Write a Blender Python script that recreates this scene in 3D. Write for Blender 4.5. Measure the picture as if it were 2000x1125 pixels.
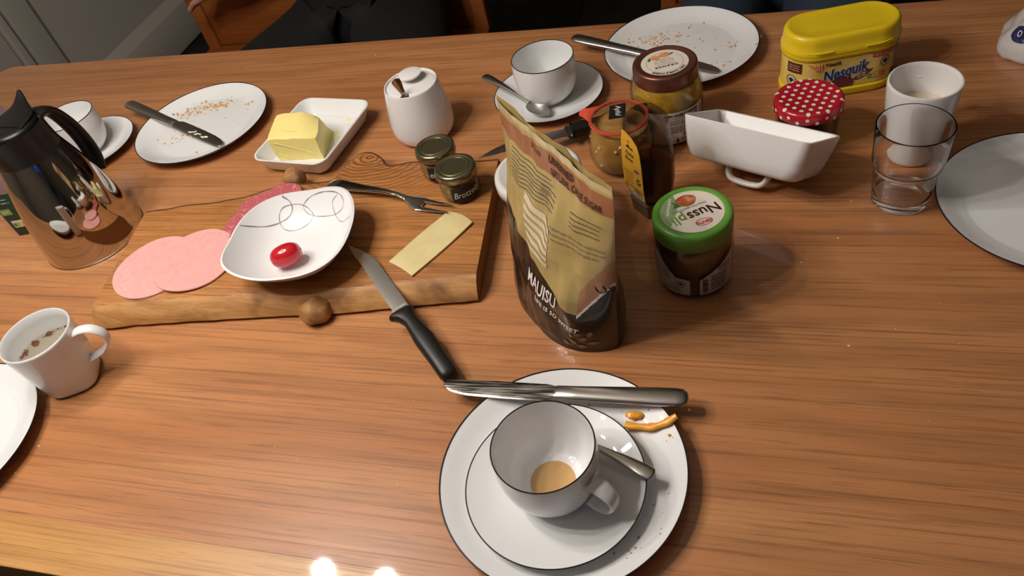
import bpy, bmesh, math, random
from math import sin, cos, pi, radians as RAD, sqrt, atan2
from mathutils import Vector, Matrix, noise as mnoise

for o in list(bpy.data.objects): bpy.data.objects.remove(o, do_unlink=True)
scene = bpy.context.scene
COL = scene.collection
ZT = 0.74                      # height of the table top above the floor

# ------------------------------------------------------------------ camera
def setup_camera():
    p, r, yaw = RAD(45.2865), RAD(-15.8591), RAD(24.0)
    f = Vector((0, cos(p), -sin(p))); x = Vector((1, 0, 0)); u = x.cross(f)
    X = x * cos(r) + u * sin(r); U = -x * sin(r) + u * cos(r)
    Rz = Matrix.Rotation(yaw, 3, 'Z')
    X, U, f = Rz @ X, Rz @ U, Rz @ f
    m = Matrix((X, U, -f)).transposed().to_4x4()
    m.translation = Vector((0, 0, ZT + 0.6206))
    cd = bpy.data.cameras.new('camera'); cam = bpy.data.objects.new('camera', cd)
    COL.objects.link(cam); cam.matrix_world = m
    cd.sensor_width = 36; cd.lens = 36 * 1480.58 / 2000; cd.clip_start = 0.02
    scene.camera = cam
setup_camera()

# ------------------------------------------------------------------ world, exposure
w = bpy.data.worlds.new('World'); scene.world = w; w.use_nodes = True
w.node_tree.nodes['Background'].inputs[0].default_value = (1.0, 0.95, 0.88, 1)
w.node_tree.nodes['Background'].inputs[1].default_value = 0.0
vs = scene.view_settings
vs.view_transform = 'Standard'; vs.look = 'None'; vs.gamma = 1.0; vs.use_curve_mapping = False
vs.exposure = 0.28
BULB_STRENGTH = 280.0          # the bulbs of the pendant lamp (built in its own builder below)
LAMP_AT = (-0.795, 0.35, ZT + 0.93)

# ------------------------------------------------------------------ helpers
def lin(h):
    h = h.lstrip('#'); v = [int(h[i:i+2], 16) / 255 for i in (0, 2, 4)]
    return tuple((c / 12.92 if c <= .04045 else ((c + .055) / 1.055) ** 2.4) for c in v) + (1.0,)
MATS = {}
def pmat(name, color='#ffffff', rough=.5, metal=0., coat=0., trans=0., ior=1.45, sss=0., emit=None, estr=0., alpha=1., spec=.5, coatr=.05):
    if name in MATS: return MATS[name]
    m = bpy.data.materials.new(name); m.use_nodes = True
    b = m.node_tree.nodes['Principled BSDF']
    c = lin(color) if isinstance(color, str) else tuple(color) + (1.0,)
    b.inputs['Base Color'].default_value = c
    b.inputs['Roughness'].default_value = rough; b.inputs['Metallic'].default_value = metal
    b.inputs['Coat Weight'].default_value = coat; b.inputs['Coat Roughness'].default_value = coatr
    b.inputs['Transmission Weight'].default_value = trans; b.inputs['IOR'].default_value = ior
    b.inputs['Specular IOR Level'].default_value = spec
    b.inputs['Alpha'].default_value = alpha
    if sss:
        b.inputs['Subsurface Weight'].default_value = sss
        b.inputs['Subsurface Radius'].default_value = (.006, .003, .0015)
        b.inputs['Subsurface Scale'].default_value = 1.0
    if emit:
        b.inputs['Emission Color'].default_value = lin(emit); b.inputs['Emission Strength'].default_value = estr
    MATS[name] = m
    return m
class NT:
    def __init__(s, m): s.t = m.node_tree; s.b = s.t.nodes['Principled BSDF']; s.out = s.t.nodes['Material Output']
    def n(s, typ, **k):
        x = s.t.nodes.new(typ)
        for a, v in k.items():
            if a.startswith('i_'):
                key = a[2:]; key = int(key) if key.isdigit() else key.replace('_', ' ')
                x.inputs[key].default_value = v
            else: setattr(x, a, v)
        return x
    def l(s, a, b): s.t.links.new(a, b)
    def coords(s, scale=(1, 1, 1), rot=(0, 0, 0), loc=(0, 0, 0), src='Object'):
        tc = s.n('ShaderNodeTexCoord'); mp = s.n('ShaderNodeMapping')
        mp.inputs['Scale'].default_value = scale; mp.inputs['Rotation'].default_value = rot; mp.inputs['Location'].default_value = loc
        s.l(tc.outputs[src], mp.inputs['Vector']); return mp.outputs[0]
    def noise(s, vec, scale=5, detail=4, rough=.55, dist=0.):
        x = s.n('ShaderNodeTexNoise'); x.inputs['Scale'].default_value = scale; x.inputs['Detail'].default_value = detail
        x.inputs['Roughness'].default_value = rough; x.inputs['Distortion'].default_value = dist
        s.l(vec, x.inputs['Vector']); return x.outputs['Fac']
    def ramp(s, fac, stops, interp='LINEAR'):
        x = s.n('ShaderNodeValToRGB'); e = x.color_ramp.elements; x.color_ramp.interpolation = interp
        while len(e) < len(stops): e.new(.5)
        for k, (p, c) in zip(e, stops):
            k.position = p; k.color = (lin(c) if isinstance(c, str) else ((c, c, c, 1) if not hasattr(c, '__len__') else c))
        s.l(fac, x.inputs[0]); return x.outputs[0]
    def mix(s, fac, a, b, mode='MIX'):
        x = s.n('ShaderNodeMix', data_type='RGBA', blend_type=mode)
        for sock, v in ((0, fac), (6, a), (7, b)):
            if hasattr(v, 'is_linked') or isinstance(v, bpy.types.NodeSocket): s.l(v, x.inputs[sock])
            elif sock == 0: x.inputs[0].default_value = v
            else: x.inputs[sock].default_value = lin(v) if isinstance(v, str) else v
        return x.outputs[2]
    def bump(s, h, strength=.2, dist=.001):
        x = s.n('ShaderNodeBump'); x.inputs['Strength'].default_value = strength; x.inputs['Distance'].default_value = dist
        s.l(h, x.inputs['Height']); s.l(x.outputs[0], s.b.inputs['Normal']); return x
    def base(s, c): s.l(c, s.b.inputs['Base Color'])

def new_obj(name, me, parent=None):
    o = bpy.data.objects.new(name, me); COL.objects.link(o)
    if parent is not None: o.parent = parent
    return o
def mk(name, V, F, mat, parent=None, smooth=True, fm=None, sharp=None):
    me = bpy.data.meshes.new(name); me.from_pydata([tuple(v) for v in V], [], F)
    for m in (mat if isinstance(mat, (list, tuple)) else [mat]): me.materials.append(m)
    me.validate()
    bm = bmesh.new(); bm.from_mesh(me); bmesh.ops.recalc_face_normals(bm, faces=bm.faces); bm.to_mesh(me); bm.free()
    if fm is not None and len(fm) == len(me.polygons):
        for p, i in zip(me.polygons, fm): p.material_index = i
    if smooth:
        for p in me.polygons: p.use_smooth = True
        me.set_sharp_from_angle(angle=RAD(sharp if sharp else 38))
    return new_obj(name, me, parent)
def tag(o, label, cat=None, group=None, kind=None):
    o['label'] = label
    if cat: o['category'] = cat
    if group: o['group'] = group
    if kind: o['kind'] = kind
    return o
def thing(name, label, cat, loc=(0, 0, 0), rz=0., group=None):
    o = bpy.data.objects.new(name, None); COL.objects.link(o); o.empty_display_size = .05
    o.location = (loc[0], loc[1], loc[2] + ZT); o.rotation_euler = (0, 0, rz)
    return tag(o, label, cat, group)
def copy_tree(o, parent=None):
    c = o.copy(); COL.objects.link(c); c.parent = parent
    for ch in list(o.children): copy_tree(ch, c)
    return c
def crom(pts, k=6):
    out = []; n = len(pts)
    for i in range(n - 1):
        p0, p1, p2, p3 = pts[max(i-1, 0)], pts[i], pts[i+1], pts[min(i+2, n-1)]
        for j in range(k):
            t = j / k
            out.append(tuple(.5 * (2*b + (c-a)*t + (2*a-5*b+4*c-d)*t*t + (3*b-a-3*c+d)*t**3) for a, b, c, d in zip(p0, p1, p2, p3)))
    out.append(tuple(pts[-1])); return out
def rings_mesh(rings, cap0=True, cap1=True, closed=True):
    V = []; F = []; n = len(rings[0])
    for r in rings: V += list(r)
    for i in range(len(rings) - 1):
        for j in range(n if closed else n - 1):
            a = i*n + j; b = i*n + (j+1) % n
            F.append((a, b, b + n, a + n))
    if cap0: F.append(tuple(range(n-1, -1, -1)))
    if cap1: F.append(tuple(range((len(rings)-1)*n, len(rings)*n)))
    return V, F
def lathe(name, prof, mat, parent=None, n=64, sharp=None, ribs=None, z0=0., loop=False):
    if loop: prof = list(prof) + [prof[0]]
    rings = []
    for i, (r, z) in enumerate(prof):
        r = max(r, 1e-5)
        rr = [r * (1 + (ribs[2] if (ribs and ribs[0] <= z <= ribs[1] and j % 2) else 0)) for j in range(n)]
        rings.append([(rr[j]*cos(2*pi*j/n), rr[j]*sin(2*pi*j/n), z + z0) for j in range(n)])
    V, F = rings_mesh(rings, not loop, not loop)
    return mk(name, V, F, mat, parent, True, sharp=sharp)
def torus(name, R, r, z, mat, parent=None, n=96, m=6):
    V = []; F = []
    for i in range(n):
        a = 2*pi*i/n
        for j in range(m):
            b = 2*pi*j/m; rr = R + r*cos(b); V.append((rr*cos(a), rr*sin(a), z + r*sin(b)))
    for i in range(n):
        for j in range(m):
            F.append((i*m+j, ((i+1) % n)*m+j, ((i+1) % n)*m+(j+1) % m, i*m+(j+1) % m))
    return mk(name, V, F, mat, parent)
def rrect(w, d, r, n=6):
    P = []
    for cx, cy, a0 in ((w/2-r, d/2-r, 0), (-w/2+r, d/2-r, pi/2), (-w/2+r, -d/2+r, pi), (w/2-r, -d/2+r, 1.5*pi)):
        for i in range(n + 1):
            a = a0 + pi/2*i/n; P.append((cx + r*cos(a), cy + r*sin(a)))
    return P
def rbox(name, w, d, h, r, mat, parent=None, e=.002, loc=(0, 0, 0), sharp=None):
    rings = []
    for z, ins in ((0, e), (e*.3, e*.3), (e, 0), (h-e, 0), (h-e*.3, e*.3), (h, e)):
        rings.append([(x + loc[0], y + loc[1], z + loc[2]) for x, y in rrect(w-2*ins, d-2*ins, max(r-ins, 1e-4))])
    V, F = rings_mesh(rings); return mk(name, V, F, mat, parent, sharp=sharp)
def sweep(name, pts, rad, mat, parent=None, n=10, up=(0, 0, 1), cap=True, twist=None):
    """tube with elliptical section: rad = list of (r_side, r_up) per point"""
    rings = []; N = len(pts); up = Vector(up)
    for i, p in enumerate(pts):
        p = Vector(p); t = (Vector(pts[min(i+1, N-1)]) - Vector(pts[max(i-1, 0)])).normalized()
        s = t.cross(up)
        if s.length < 1e-4: s = t.cross(Vector((0, 1, 0)))
        s.normalize(); uu = s.cross(t).normalized()
        ra = rad[i] if isinstance(rad, list) else rad
        ra = ra if hasattr(ra, '__len__') else (ra, ra)
        rings.append([tuple(p + s*ra[0]*cos(2*pi*j/n) + uu*ra[1]*sin(2*pi*j/n)) for j in range(n)])
    V, F = rings_mesh(rings, cap, cap); return mk(name, V, F, mat, parent)
def strip(name, st, mat, parent=None, n=14, pw=2.6):
    """solid along local X; stations (x, yc, half_w, zc, half_t), superelliptic section"""
    rings = []
    for x, yc, hw, zc, ht in st:
        ring = []
        for j in range(n):
            a = 2*pi*j/n; c, s = cos(a), sin(a)
            ring.append((x, yc + hw*math.copysign(abs(c)**(2/pw), c), zc + ht*math.copysign(abs(s)**(2/pw), s)))
        rings.append(ring)
    V, F = rings_mesh(rings); return mk(name, V, F, mat, parent, sharp=50)
def patch(name, fn, u0, u1, v0, v1, nu, nv, mat, parent=None, mask=None, smooth=True):
    V = []; F = []
    for i in range(nu + 1):
        for j in range(nv + 1):
            V.append(fn(u0 + (u1-u0)*i/nu, v0 + (v1-v0)*j/nv))
    for i in range(nu):
        for j in range(nv):
            if mask and not mask(u0 + (u1-u0)*(i+.5)/nu, v0 + (v1-v0)*(j+.5)/nv): continue
            a = i*(nv+1) + j; F.append((a, a+nv+1, a+nv+2, a+1))
    me = bpy.data.meshes.new(name); me.from_pydata([tuple(v) for v in V], [], F); me.materials.append(mat); me.validate()
    if smooth:
        for p in me.polygons: p.use_smooth = True
    if mask:
        bm = bmesh.new(); bm.from_mesh(me)
        bmesh.ops.delete(bm, geom=[v for v in bm.verts if not v.link_faces], context='VERTS'); bm.to_mesh(me); bm.free()
    return new_obj(name, me, parent)
def text2d(s, size, align='CENTER', sx=1., shear=0., space=1., bold=0.):
    cu = bpy.data.curves.new('lettering', 'FONT'); cu.body = s; cu.size = size; cu.align_x = align; cu.align_y = 'CENTER'
    cu.space_character = space; cu.resolution_u = 2; cu.fill_mode = 'FRONT'; cu.offset = bold
    cu.space_line = .95
    ob = bpy.data.objects.new('lettering', cu); COL.objects.link(ob)
    dg = bpy.context.evaluated_depsgraph_get()
    me = bpy.data.meshes.new_from_object(ob.evaluated_get(dg))
    V = [(v.co.x*sx + shear*v.co.y, v.co.y) for v in me.vertices]; F = [tuple(p.vertices) for p in me.polygons]
    bpy.data.objects.remove(ob, do_unlink=True); bpy.data.curves.remove(cu); bpy.data.meshes.remove(me)
    return V, F
def text_on(s, size, fn, mat, parent, u=0., v=0., rot=0., name='lettering', **k):
    V, F = text2d(s, size, **k); c, sn = cos(rot), sin(rot)
    W = [fn(u + x*c - y*sn, v + x*sn + y*c) for x, y in V]
    me = bpy.data.meshes.new(name); me.from_pydata([tuple(p) for p in W], [], F); me.materials.append(mat); me.validate()
    return new_obj(name, me, parent)
def shape_on(name, pts, fn, mat, parent, k=10, c=None):
    """flat printed shape: polygon fan in (u, v) laid on a surface, ringed so that it follows curvature"""
    if c is None: c = (sum(p[0] for p in pts)/len(pts), sum(p[1] for p in pts)/len(pts))
    n = len(pts); V = [fn(*c)]; F = []
    R = 4
    for r in range(1, R+1):
        for p in pts: V.append(fn(c[0] + (p[0]-c[0])*r/R, c[1] + (p[1]-c[1])*r/R))
    for j in range(n): F.append((0, 1+j, 1+(j+1) % n))
    for r in range(R-1):
        for j in range(n):
            a = 1+r*n+j; b = 1+r*n+(j+1) % n; F.append((a, b, b+n, a+n))
    me = bpy.data.meshes.new(name); me.from_pydata([tuple(v) for v in V], [], F); me.materials.append(mat); me.validate()
    return new_obj(name, me, parent)
def ell(cx, cy, rx, ry, n=28, rot=0.):
    return [(cx + rx*cos(2*pi*i/n)*cos(rot) - ry*sin(2*pi*i/n)*sin(rot), cy + rx*cos(2*pi*i/n)*sin(rot) + ry*sin(2*pi*i/n)*cos(rot)) for i in range(n)]
def ringshape(name, cx, cy, r0, r1, fn, mat, parent, n=40):
    V = []; F = []
    for i in range(n):
        a = 2*pi*i/n
        V += [fn(cx + r0*cos(a), cy + r0*sin(a)), fn(cx + r1*cos(a), cy + r1*sin(a))]
    for i in range(n):
        j = (i+1) % n; F.append((2*i, 2*i+1, 2*j+1, 2*j))
    me = bpy.data.meshes.new(name); me.from_pydata([tuple(v) for v in V], [], F); me.materials.append(mat)
    return new_obj(name, me, parent)
def lines_on(name, u0, u1, v_list, h, fn, mat, parent, seed=0, dens=.8):
    """rows of unreadable small print: broken dashes"""
    rnd = random.Random(seed); V = []; F = []
    for v in v_list:
        u = u0; end = u1 - rnd.random()*(u1-u0)*.15
        while u < end:
            L = h*(1.2 + 3.2*rnd.random()); e = min(u+L, end); k = 3
            for i in range(k):
                a = u + (e-u)*i/k; b = u + (e-u)*(i+1)/k; n = len(V)
                V += [fn(a, v), fn(b, v), fn(b, v+h), fn(a, v+h)]; F.append((n, n+1, n+2, n+3))
            u = e + h*.7
    me = bpy.data.meshes.new(name); me.from_pydata([tuple(p) for p in V], [], F); me.materials.append(mat)
    return new_obj(name, me, parent)
def barcode_on(u0, u1, v0, v1, fn, mat, parent, seed=1, vertical=True):
    rnd = random.Random(seed); V = []; F = []; t = 0.
    while t < 1:
        wd = rnd.choice((.012, .02, .032)); a, b = t, min(1, t+wd); n = len(V)
        if vertical: q = [(u0+(u1-u0)*a, v0), (u0+(u1-u0)*b, v0), (u0+(u1-u0)*b, v1), (u0+(u1-u0)*a, v1)]
        else: q = [(u0, v0+(v1-v0)*a), (u1, v0+(v1-v0)*a), (u1, v0+(v1-v0)*b), (u0, v0+(v1-v0)*b)]
        V += [fn(*p) for p in q]; F.append((n, n+1, n+2, n+3)); t = b + rnd.choice((.012, .02, .03))
    me = bpy.data.meshes.new('barcode'); me.from_pydata([tuple(p) for p in V], [], F); me.materials.append(mat)
    return new_obj('barcode', me, parent)
def cyl(r, az):     # surface map of a cylinder (r may be a function of z); u to the right seen from outside
    R = r if callable(r) else (lambda z: r)
    return lambda u, v: (R(v)*cos(az + u/R(v)), R(v)*sin(az + u/R(v)), v)
def flat(z, rot=0., cx=0., cy=0.):
    return lambda u, v: (cx + u*cos(rot) - v*sin(rot), cy + u*sin(rot) + v*cos(rot), z)
def prof_r(prof):
    P = sorted(prof, key=lambda p: p[1])
    def f(z):
        for (r0, z0), (r1, z1) in zip(P, P[1:]):
            if z0 <= z <= z1: return r0 + (r1-r0)*((z-z0)/(z1-z0) if z1 > z0 else 0)
        return P[-1][0] if z > P[-1][1] else P[0][0]
    return f
def place(o, a, b, roll=0.):
    """put a thing whose local +X runs from its origin so that it goes from a to b"""
    a = Vector(a) + Vector((0, 0, ZT)); b = Vector(b) + Vector((0, 0, ZT)); x = (b-a).normalized()
    y = Vector((0, 0, 1)).cross(x).normalized(); z = x.cross(y)
    m = Matrix((x, y, z)).transposed() @ Matrix.Rotation(roll, 3, 'X')
    o.matrix_world = Matrix.Translation(a) @ m.to_4x4(); return (b-a).length

# ------------------------------------------------------------------ materials
def wood(name, c0, c1, dark, scale=1., axis='X', rough=.32, coat=.25, ring=9., pores=.55, bump=.15, coatr=.12, spec=.5, seed=0.):
    m = pmat(name, '#888888', rough, coat=coat, coatr=coatr, spec=spec); t = NT(m)
    k = scale
    sc = (1.1*k, 9*k, 9*k) if axis == 'X' else (9*k, 1.1*k, 9*k)
    v = t.coords(sc, loc=(seed, seed*1.7, seed*.3))
    big = t.noise(v, 1.3, 3, .5, .4)
    sc2 = (3.2*k, 250*k, 250*k) if axis == 'X' else (250*k, 3.2*k, 250*k)
    fine = t.noise(t.coords(sc2, loc=(seed, 0, 0)), 1.0, 4, .65, .35)
    wv = t.n('ShaderNodeTexWave', wave_type='BANDS', bands_direction='Y' if axis == 'X' else 'X')
    wv.inputs['Scale'].default_value = ring; wv.inputs['Distortion'].default_value = 7; wv.inputs['Detail'].default_value = 3
    wv.inputs['Detail Scale'].default_value = 1.2
    t.l(t.coords((.55*k, 1.6*k, 1.6*k) if axis == 'X' else (1.6*k, .55*k, 1.6*k), loc=(seed*2, seed, 0)), wv.inputs['Vector'])
    col = t.mix(t.ramp(big, [(.3, 0.), (.7, 1.)]), c0, c1)
    col = t.mix(t.ramp(wv.outputs['Fac'], [(.3, 0.), (1., .2)]), col, dark)
    col = t.mix(t.ramp(fine, [(.50, 0.), (.66, pores)]), col, dark)
    sc3 = (16*k, 420*k, 420*k) if axis == 'X' else (420*k, 16*k, 420*k)
    por = t.noise(t.coords(sc3, loc=(seed*3, 1, 0)), 1.0, 2, .5, .1)
    col = t.mix(t.ramp(por, [(.60, 0.), (.70, pores*.8)]), col, dark)
    t.base(col)
    rr = t.ramp(fine, [(.3, rough*.85), (.8, min(1, rough*1.35))]); t.l(rr, t.b.inputs['Roughness'])
    t.bump(fine, bump, .0006)
    return m
M_TABLE = wood('table_wood', '#c18757', '#ae7245', '#714629', 1., 'X', .34, .55, 5., .55, .12, .045)
M_TABLE2 = wood('table_edge_wood', '#c99659', '#bd884c', '#86592d', 1.2, 'X', .34, .5, 4., .5, .12, .05, seed=3.)
M_CHAIR = wood('chair_wood', '#9c5a26', '#8c4a1c', '#5e2f10', 1.2, 'X', .65, .0, 6., .4, spec=.25)
M_BOARD = wood('olive_wood', '#bd8247', '#a46a35', '#5f3516', 1.7, 'X', .5, .0, 7., .75, .35, seed=5.)
def bark_mat():
    m = pmat('bark_wood', '#a8793f', .6); t = NT(m)
    a = t.noise(t.coords((9, 70, 40)), 1., 5, .65, .6); b = t.noise(t.coords((14, 18, 18)), 1.5, 3, .5, .3)
    c = t.mix(t.ramp(a, [(.35, 0.), (.7, 1.)]), '#c4935a', '#97652f')
    c = t.mix(t.ramp(b, [(.52, 0.), (.75, .8)]), c, '#6e4522'); t.base(c); t.bump(a, .6, .003); return m
def board_rings(m):
    t = NT(m); b = t.b; old = b.inputs['Base Color'].links[0].from_socket
    tc = t.n('ShaderNodeTexCoord'); mp = t.n('ShaderNodeMapping'); mp.inputs['Location'].default_value = (.375, -.891, 0); mp.inputs['Scale'].default_value = (.75, 1.15, 1)
    t.l(tc.outputs['Object'], mp.inputs['Vector'])
    wv = t.n('ShaderNodeTexWave', wave_type='RINGS', rings_direction='Z'); wv.inputs['Scale'].default_value = 42; wv.inputs['Distortion'].default_value = 7; wv.inputs['Detail'].default_value = 3; wv.inputs['Detail Scale'].default_value = .8
    t.l(mp.outputs[0], wv.inputs['Vector'])
    ln = t.n('ShaderNodeVectorMath', operation='LENGTH'); t.l(mp.outputs[0], ln.inputs[0])
    mask = t.ramp(ln.outputs['Value'], [(.02, .8), (.085, .55), (.14, 0.)])
    mu = t.n('ShaderNodeMath', operation='MULTIPLY'); t.l(t.ramp(wv.outputs['Fac'], [(.35, 0.), (.9, 1.)]), mu.inputs[0]); t.l(mask, mu.inputs[1])
    c = t.mix(mu.outputs[0], old, '#6a3a18')
    # dark knotty streaks
    d = t.noise(t.coords((5, 26, 26)), 1.6, 4, .6, 1.2); c = t.mix(t.ramp(d, [(.60, 0.), (.74, .65)]), c, '#6b431f')
    t.base(c)
board_rings(M_BOARD)
M_BARK = bark_mat()
M_PORC = pmat('porcelain', '#e3e3e2', .32, coat=.8, coatr=.02, spec=.3)
M_PORC2 = pmat('cream_porcelain', '#e3e0dd', .2, coat=.5, coatr=.04)
M_RIM = pmat('dark_rim_glaze', '#1d1718', .25)
M_STEEL = pmat('brushed_steel', '#c2beb8', .27, metal=1.)
M_STEEL2 = pmat('polished_steel', '#c8c2bb', .045, metal=1.)
M_STEELW = pmat('worn_steel', '#9c9892', .25, metal=1.)
def worn(m):
    t = NT(m); a = t.noise(t.coords((18, 420, 60)), 1., 4, .6, .2); b = t.noise(t.coords((30, 30, 30)), 1., 2)
    t.base(t.mix(t.ramp(a, [(.42, 0.), (.62, 1.)]), '#58544f', '#b9b4ad')); t.l(t.ramp(a, [(.4, .2), (.7, .5)]), t.b.inputs['Roughness'])
worn(M_STEELW)
M_BLACK = pmat('black_plastic', '#15130f', .42)
M_BLACK2 = pmat('matte_black_plastic', '#0f0d0c', .36)
M_GLASS = pmat('clear_glass', '#ffffff', .0, trans=1., ior=1.42)
def thin_glass(name, tint, edge, ior=1.45):
    m = pmat(name, tint, .05); t = NT(m)
    lw = t.n('ShaderNodeLayerWeight'); lw.inputs['Blend'].default_value = .35
    tr = t.n('ShaderNodeBsdfTransparent'); gl = t.n('ShaderNodeBsdfGlossy'); gl.inputs['Roughness'].default_value = .02
    t.l(t.ramp(lw.outputs['Facing'], [(0, tint), (.55, tint), (1, edge)]), tr.inputs['Color'])
    lf = t.n('ShaderNodeLayerWeight'); lf.inputs['Blend'].default_value = .5
    mx = t.n('ShaderNodeMixShader'); t.l(t.ramp(lf.outputs['Facing'], [(0, .04), (.5, .06), (.8, .22), (1, .85)]), mx.inputs[0]); t.l(tr.outputs[0], mx.inputs[1]); t.l(gl.outputs[0], mx.inputs[2])
    t.l(mx.outputs[0], t.out.inputs['Surface']); return m
M_GLASSJ = thin_glass('jar_glass', '#f7f8f4', '#b9bdb4')
M_WHITE = pmat('white_print', '#e2dcd4', .5)
M_PAPER = pmat('paper_label', '#cfc5bb', .55)
M_INK = pmat('black_ink', '#1c1917', .6)
M_INKB = pmat('grey_ink', '#5d564c', .6)
M_CHALK = pmat('chalk', '#d8d6d0', .8)
M_GREEN = pmat('green_plastic', '#62983a', .35, coat=.2)
M_YEL = pmat('yellow_plastic', '#e3c21c', .38, coat=.15, sss=.0)
M_RED = pmat('red_enamel', '#b01828', .22, coat=.5)
M_RUBBER = pmat('red_rubber', '#e0553f', .45)
M_COPPER = pmat('copper_lid_paint', '#7a4c3c', .32, metal=.65)
M_BRASS = pmat('brass_lid', '#8d8566', .26, metal=.9)
M_CHALKB = pmat('blackboard_label', '#171412', .5)
M_BUTTER = pmat('butter_fat', '#ead98a', .45, sss=.25)
def mottled(name, stops, scale, rough=.5, detail=3, coat=0., sss=0., bump=0., typ='noise', trans=0.):
    m = pmat(name, '#888888', rough, coat=coat, sss=sss, trans=trans); t = NT(m); v = t.coords((1, 1, 1))
    if typ == 'noise': f = t.noise(v, scale, detail)
    else:
        x = t.n('ShaderNodeTexVoronoi'); x.inputs['Scale'].default_value = scale; t.l(v, x.inputs['Vector']); f = x.outputs['Distance']
        n2 = t.noise(v, scale*.8, 3); f = t.ramp(t.mix(.35, f, n2), [(0, 0.), (1, 1.)])
    t.base(t.ramp(f, stops))
    if bump: t.bump(f, bump, .001)
    return m
M_HAM = mottled('ham_meat', [(.3, '#df9f99'), (.7, '#e4aba5')], 120, .45, coat=.15, sss=.12)
M_SALAMI = mottled('salami_meat', [(.12, '#dba59e'), (.3, '#bf6468'), (.55, '#ad4f57'), (.8, '#cf8d88')], 190, .4, coat=.15, typ='vor')
M_CHEESE = mottled('cheese_mat', [(.3, '#cfbd86'), (.7, '#d8c997')], 40, .45, sss=.1)
M_TOMATO = mottled('tomato_skin', [(.3, '#a8121a'), (.8, '#c3202a')], 25, .12, coat=.6)
M_PEPPER = mottled('yellow_pepper', [(.3, '#e79a25'), (.7, '#f0ae3c')], 90, .35, coat=.2, sss=.1)
M_JAM = mottled('orange_jam', [(.3, '#a8742a'), (.5, '#c79a33'), (.7, '#8a4f22')], 34, .25, 4)
M_APPLE = mottled('apple_sauce', [(.3, '#b17b3d'), (.55, '#c08d50'), (.75, '#d3ab72')], 55, .35, 4)
M_DARKJAM = pmat('dark_jam', '#20110c', .3)
M_NUTS = pmat('nut_cream', '#573522', .35)
M_SPREAD = mottled('meat_spread', [(.3, '#8a5a3d'), (.6, '#b58e60'), (.75, '#7c3f2c')], 60, .5)
M_SPICE = mottled('spice_mix', [(.3, '#7d5a36'), (.6, '#b59563'), (.75, '#57402a')], 130, .7)
M_CRUMB = mottled('bread_crumb', [(.3, '#b8834a'), (.6, '#d5aa6c'), (.8, '#94602f')], 300, .8)
M_LIGHTCRUMB = pmat('pale_crumb', '#e3d7bd', .8)

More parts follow.
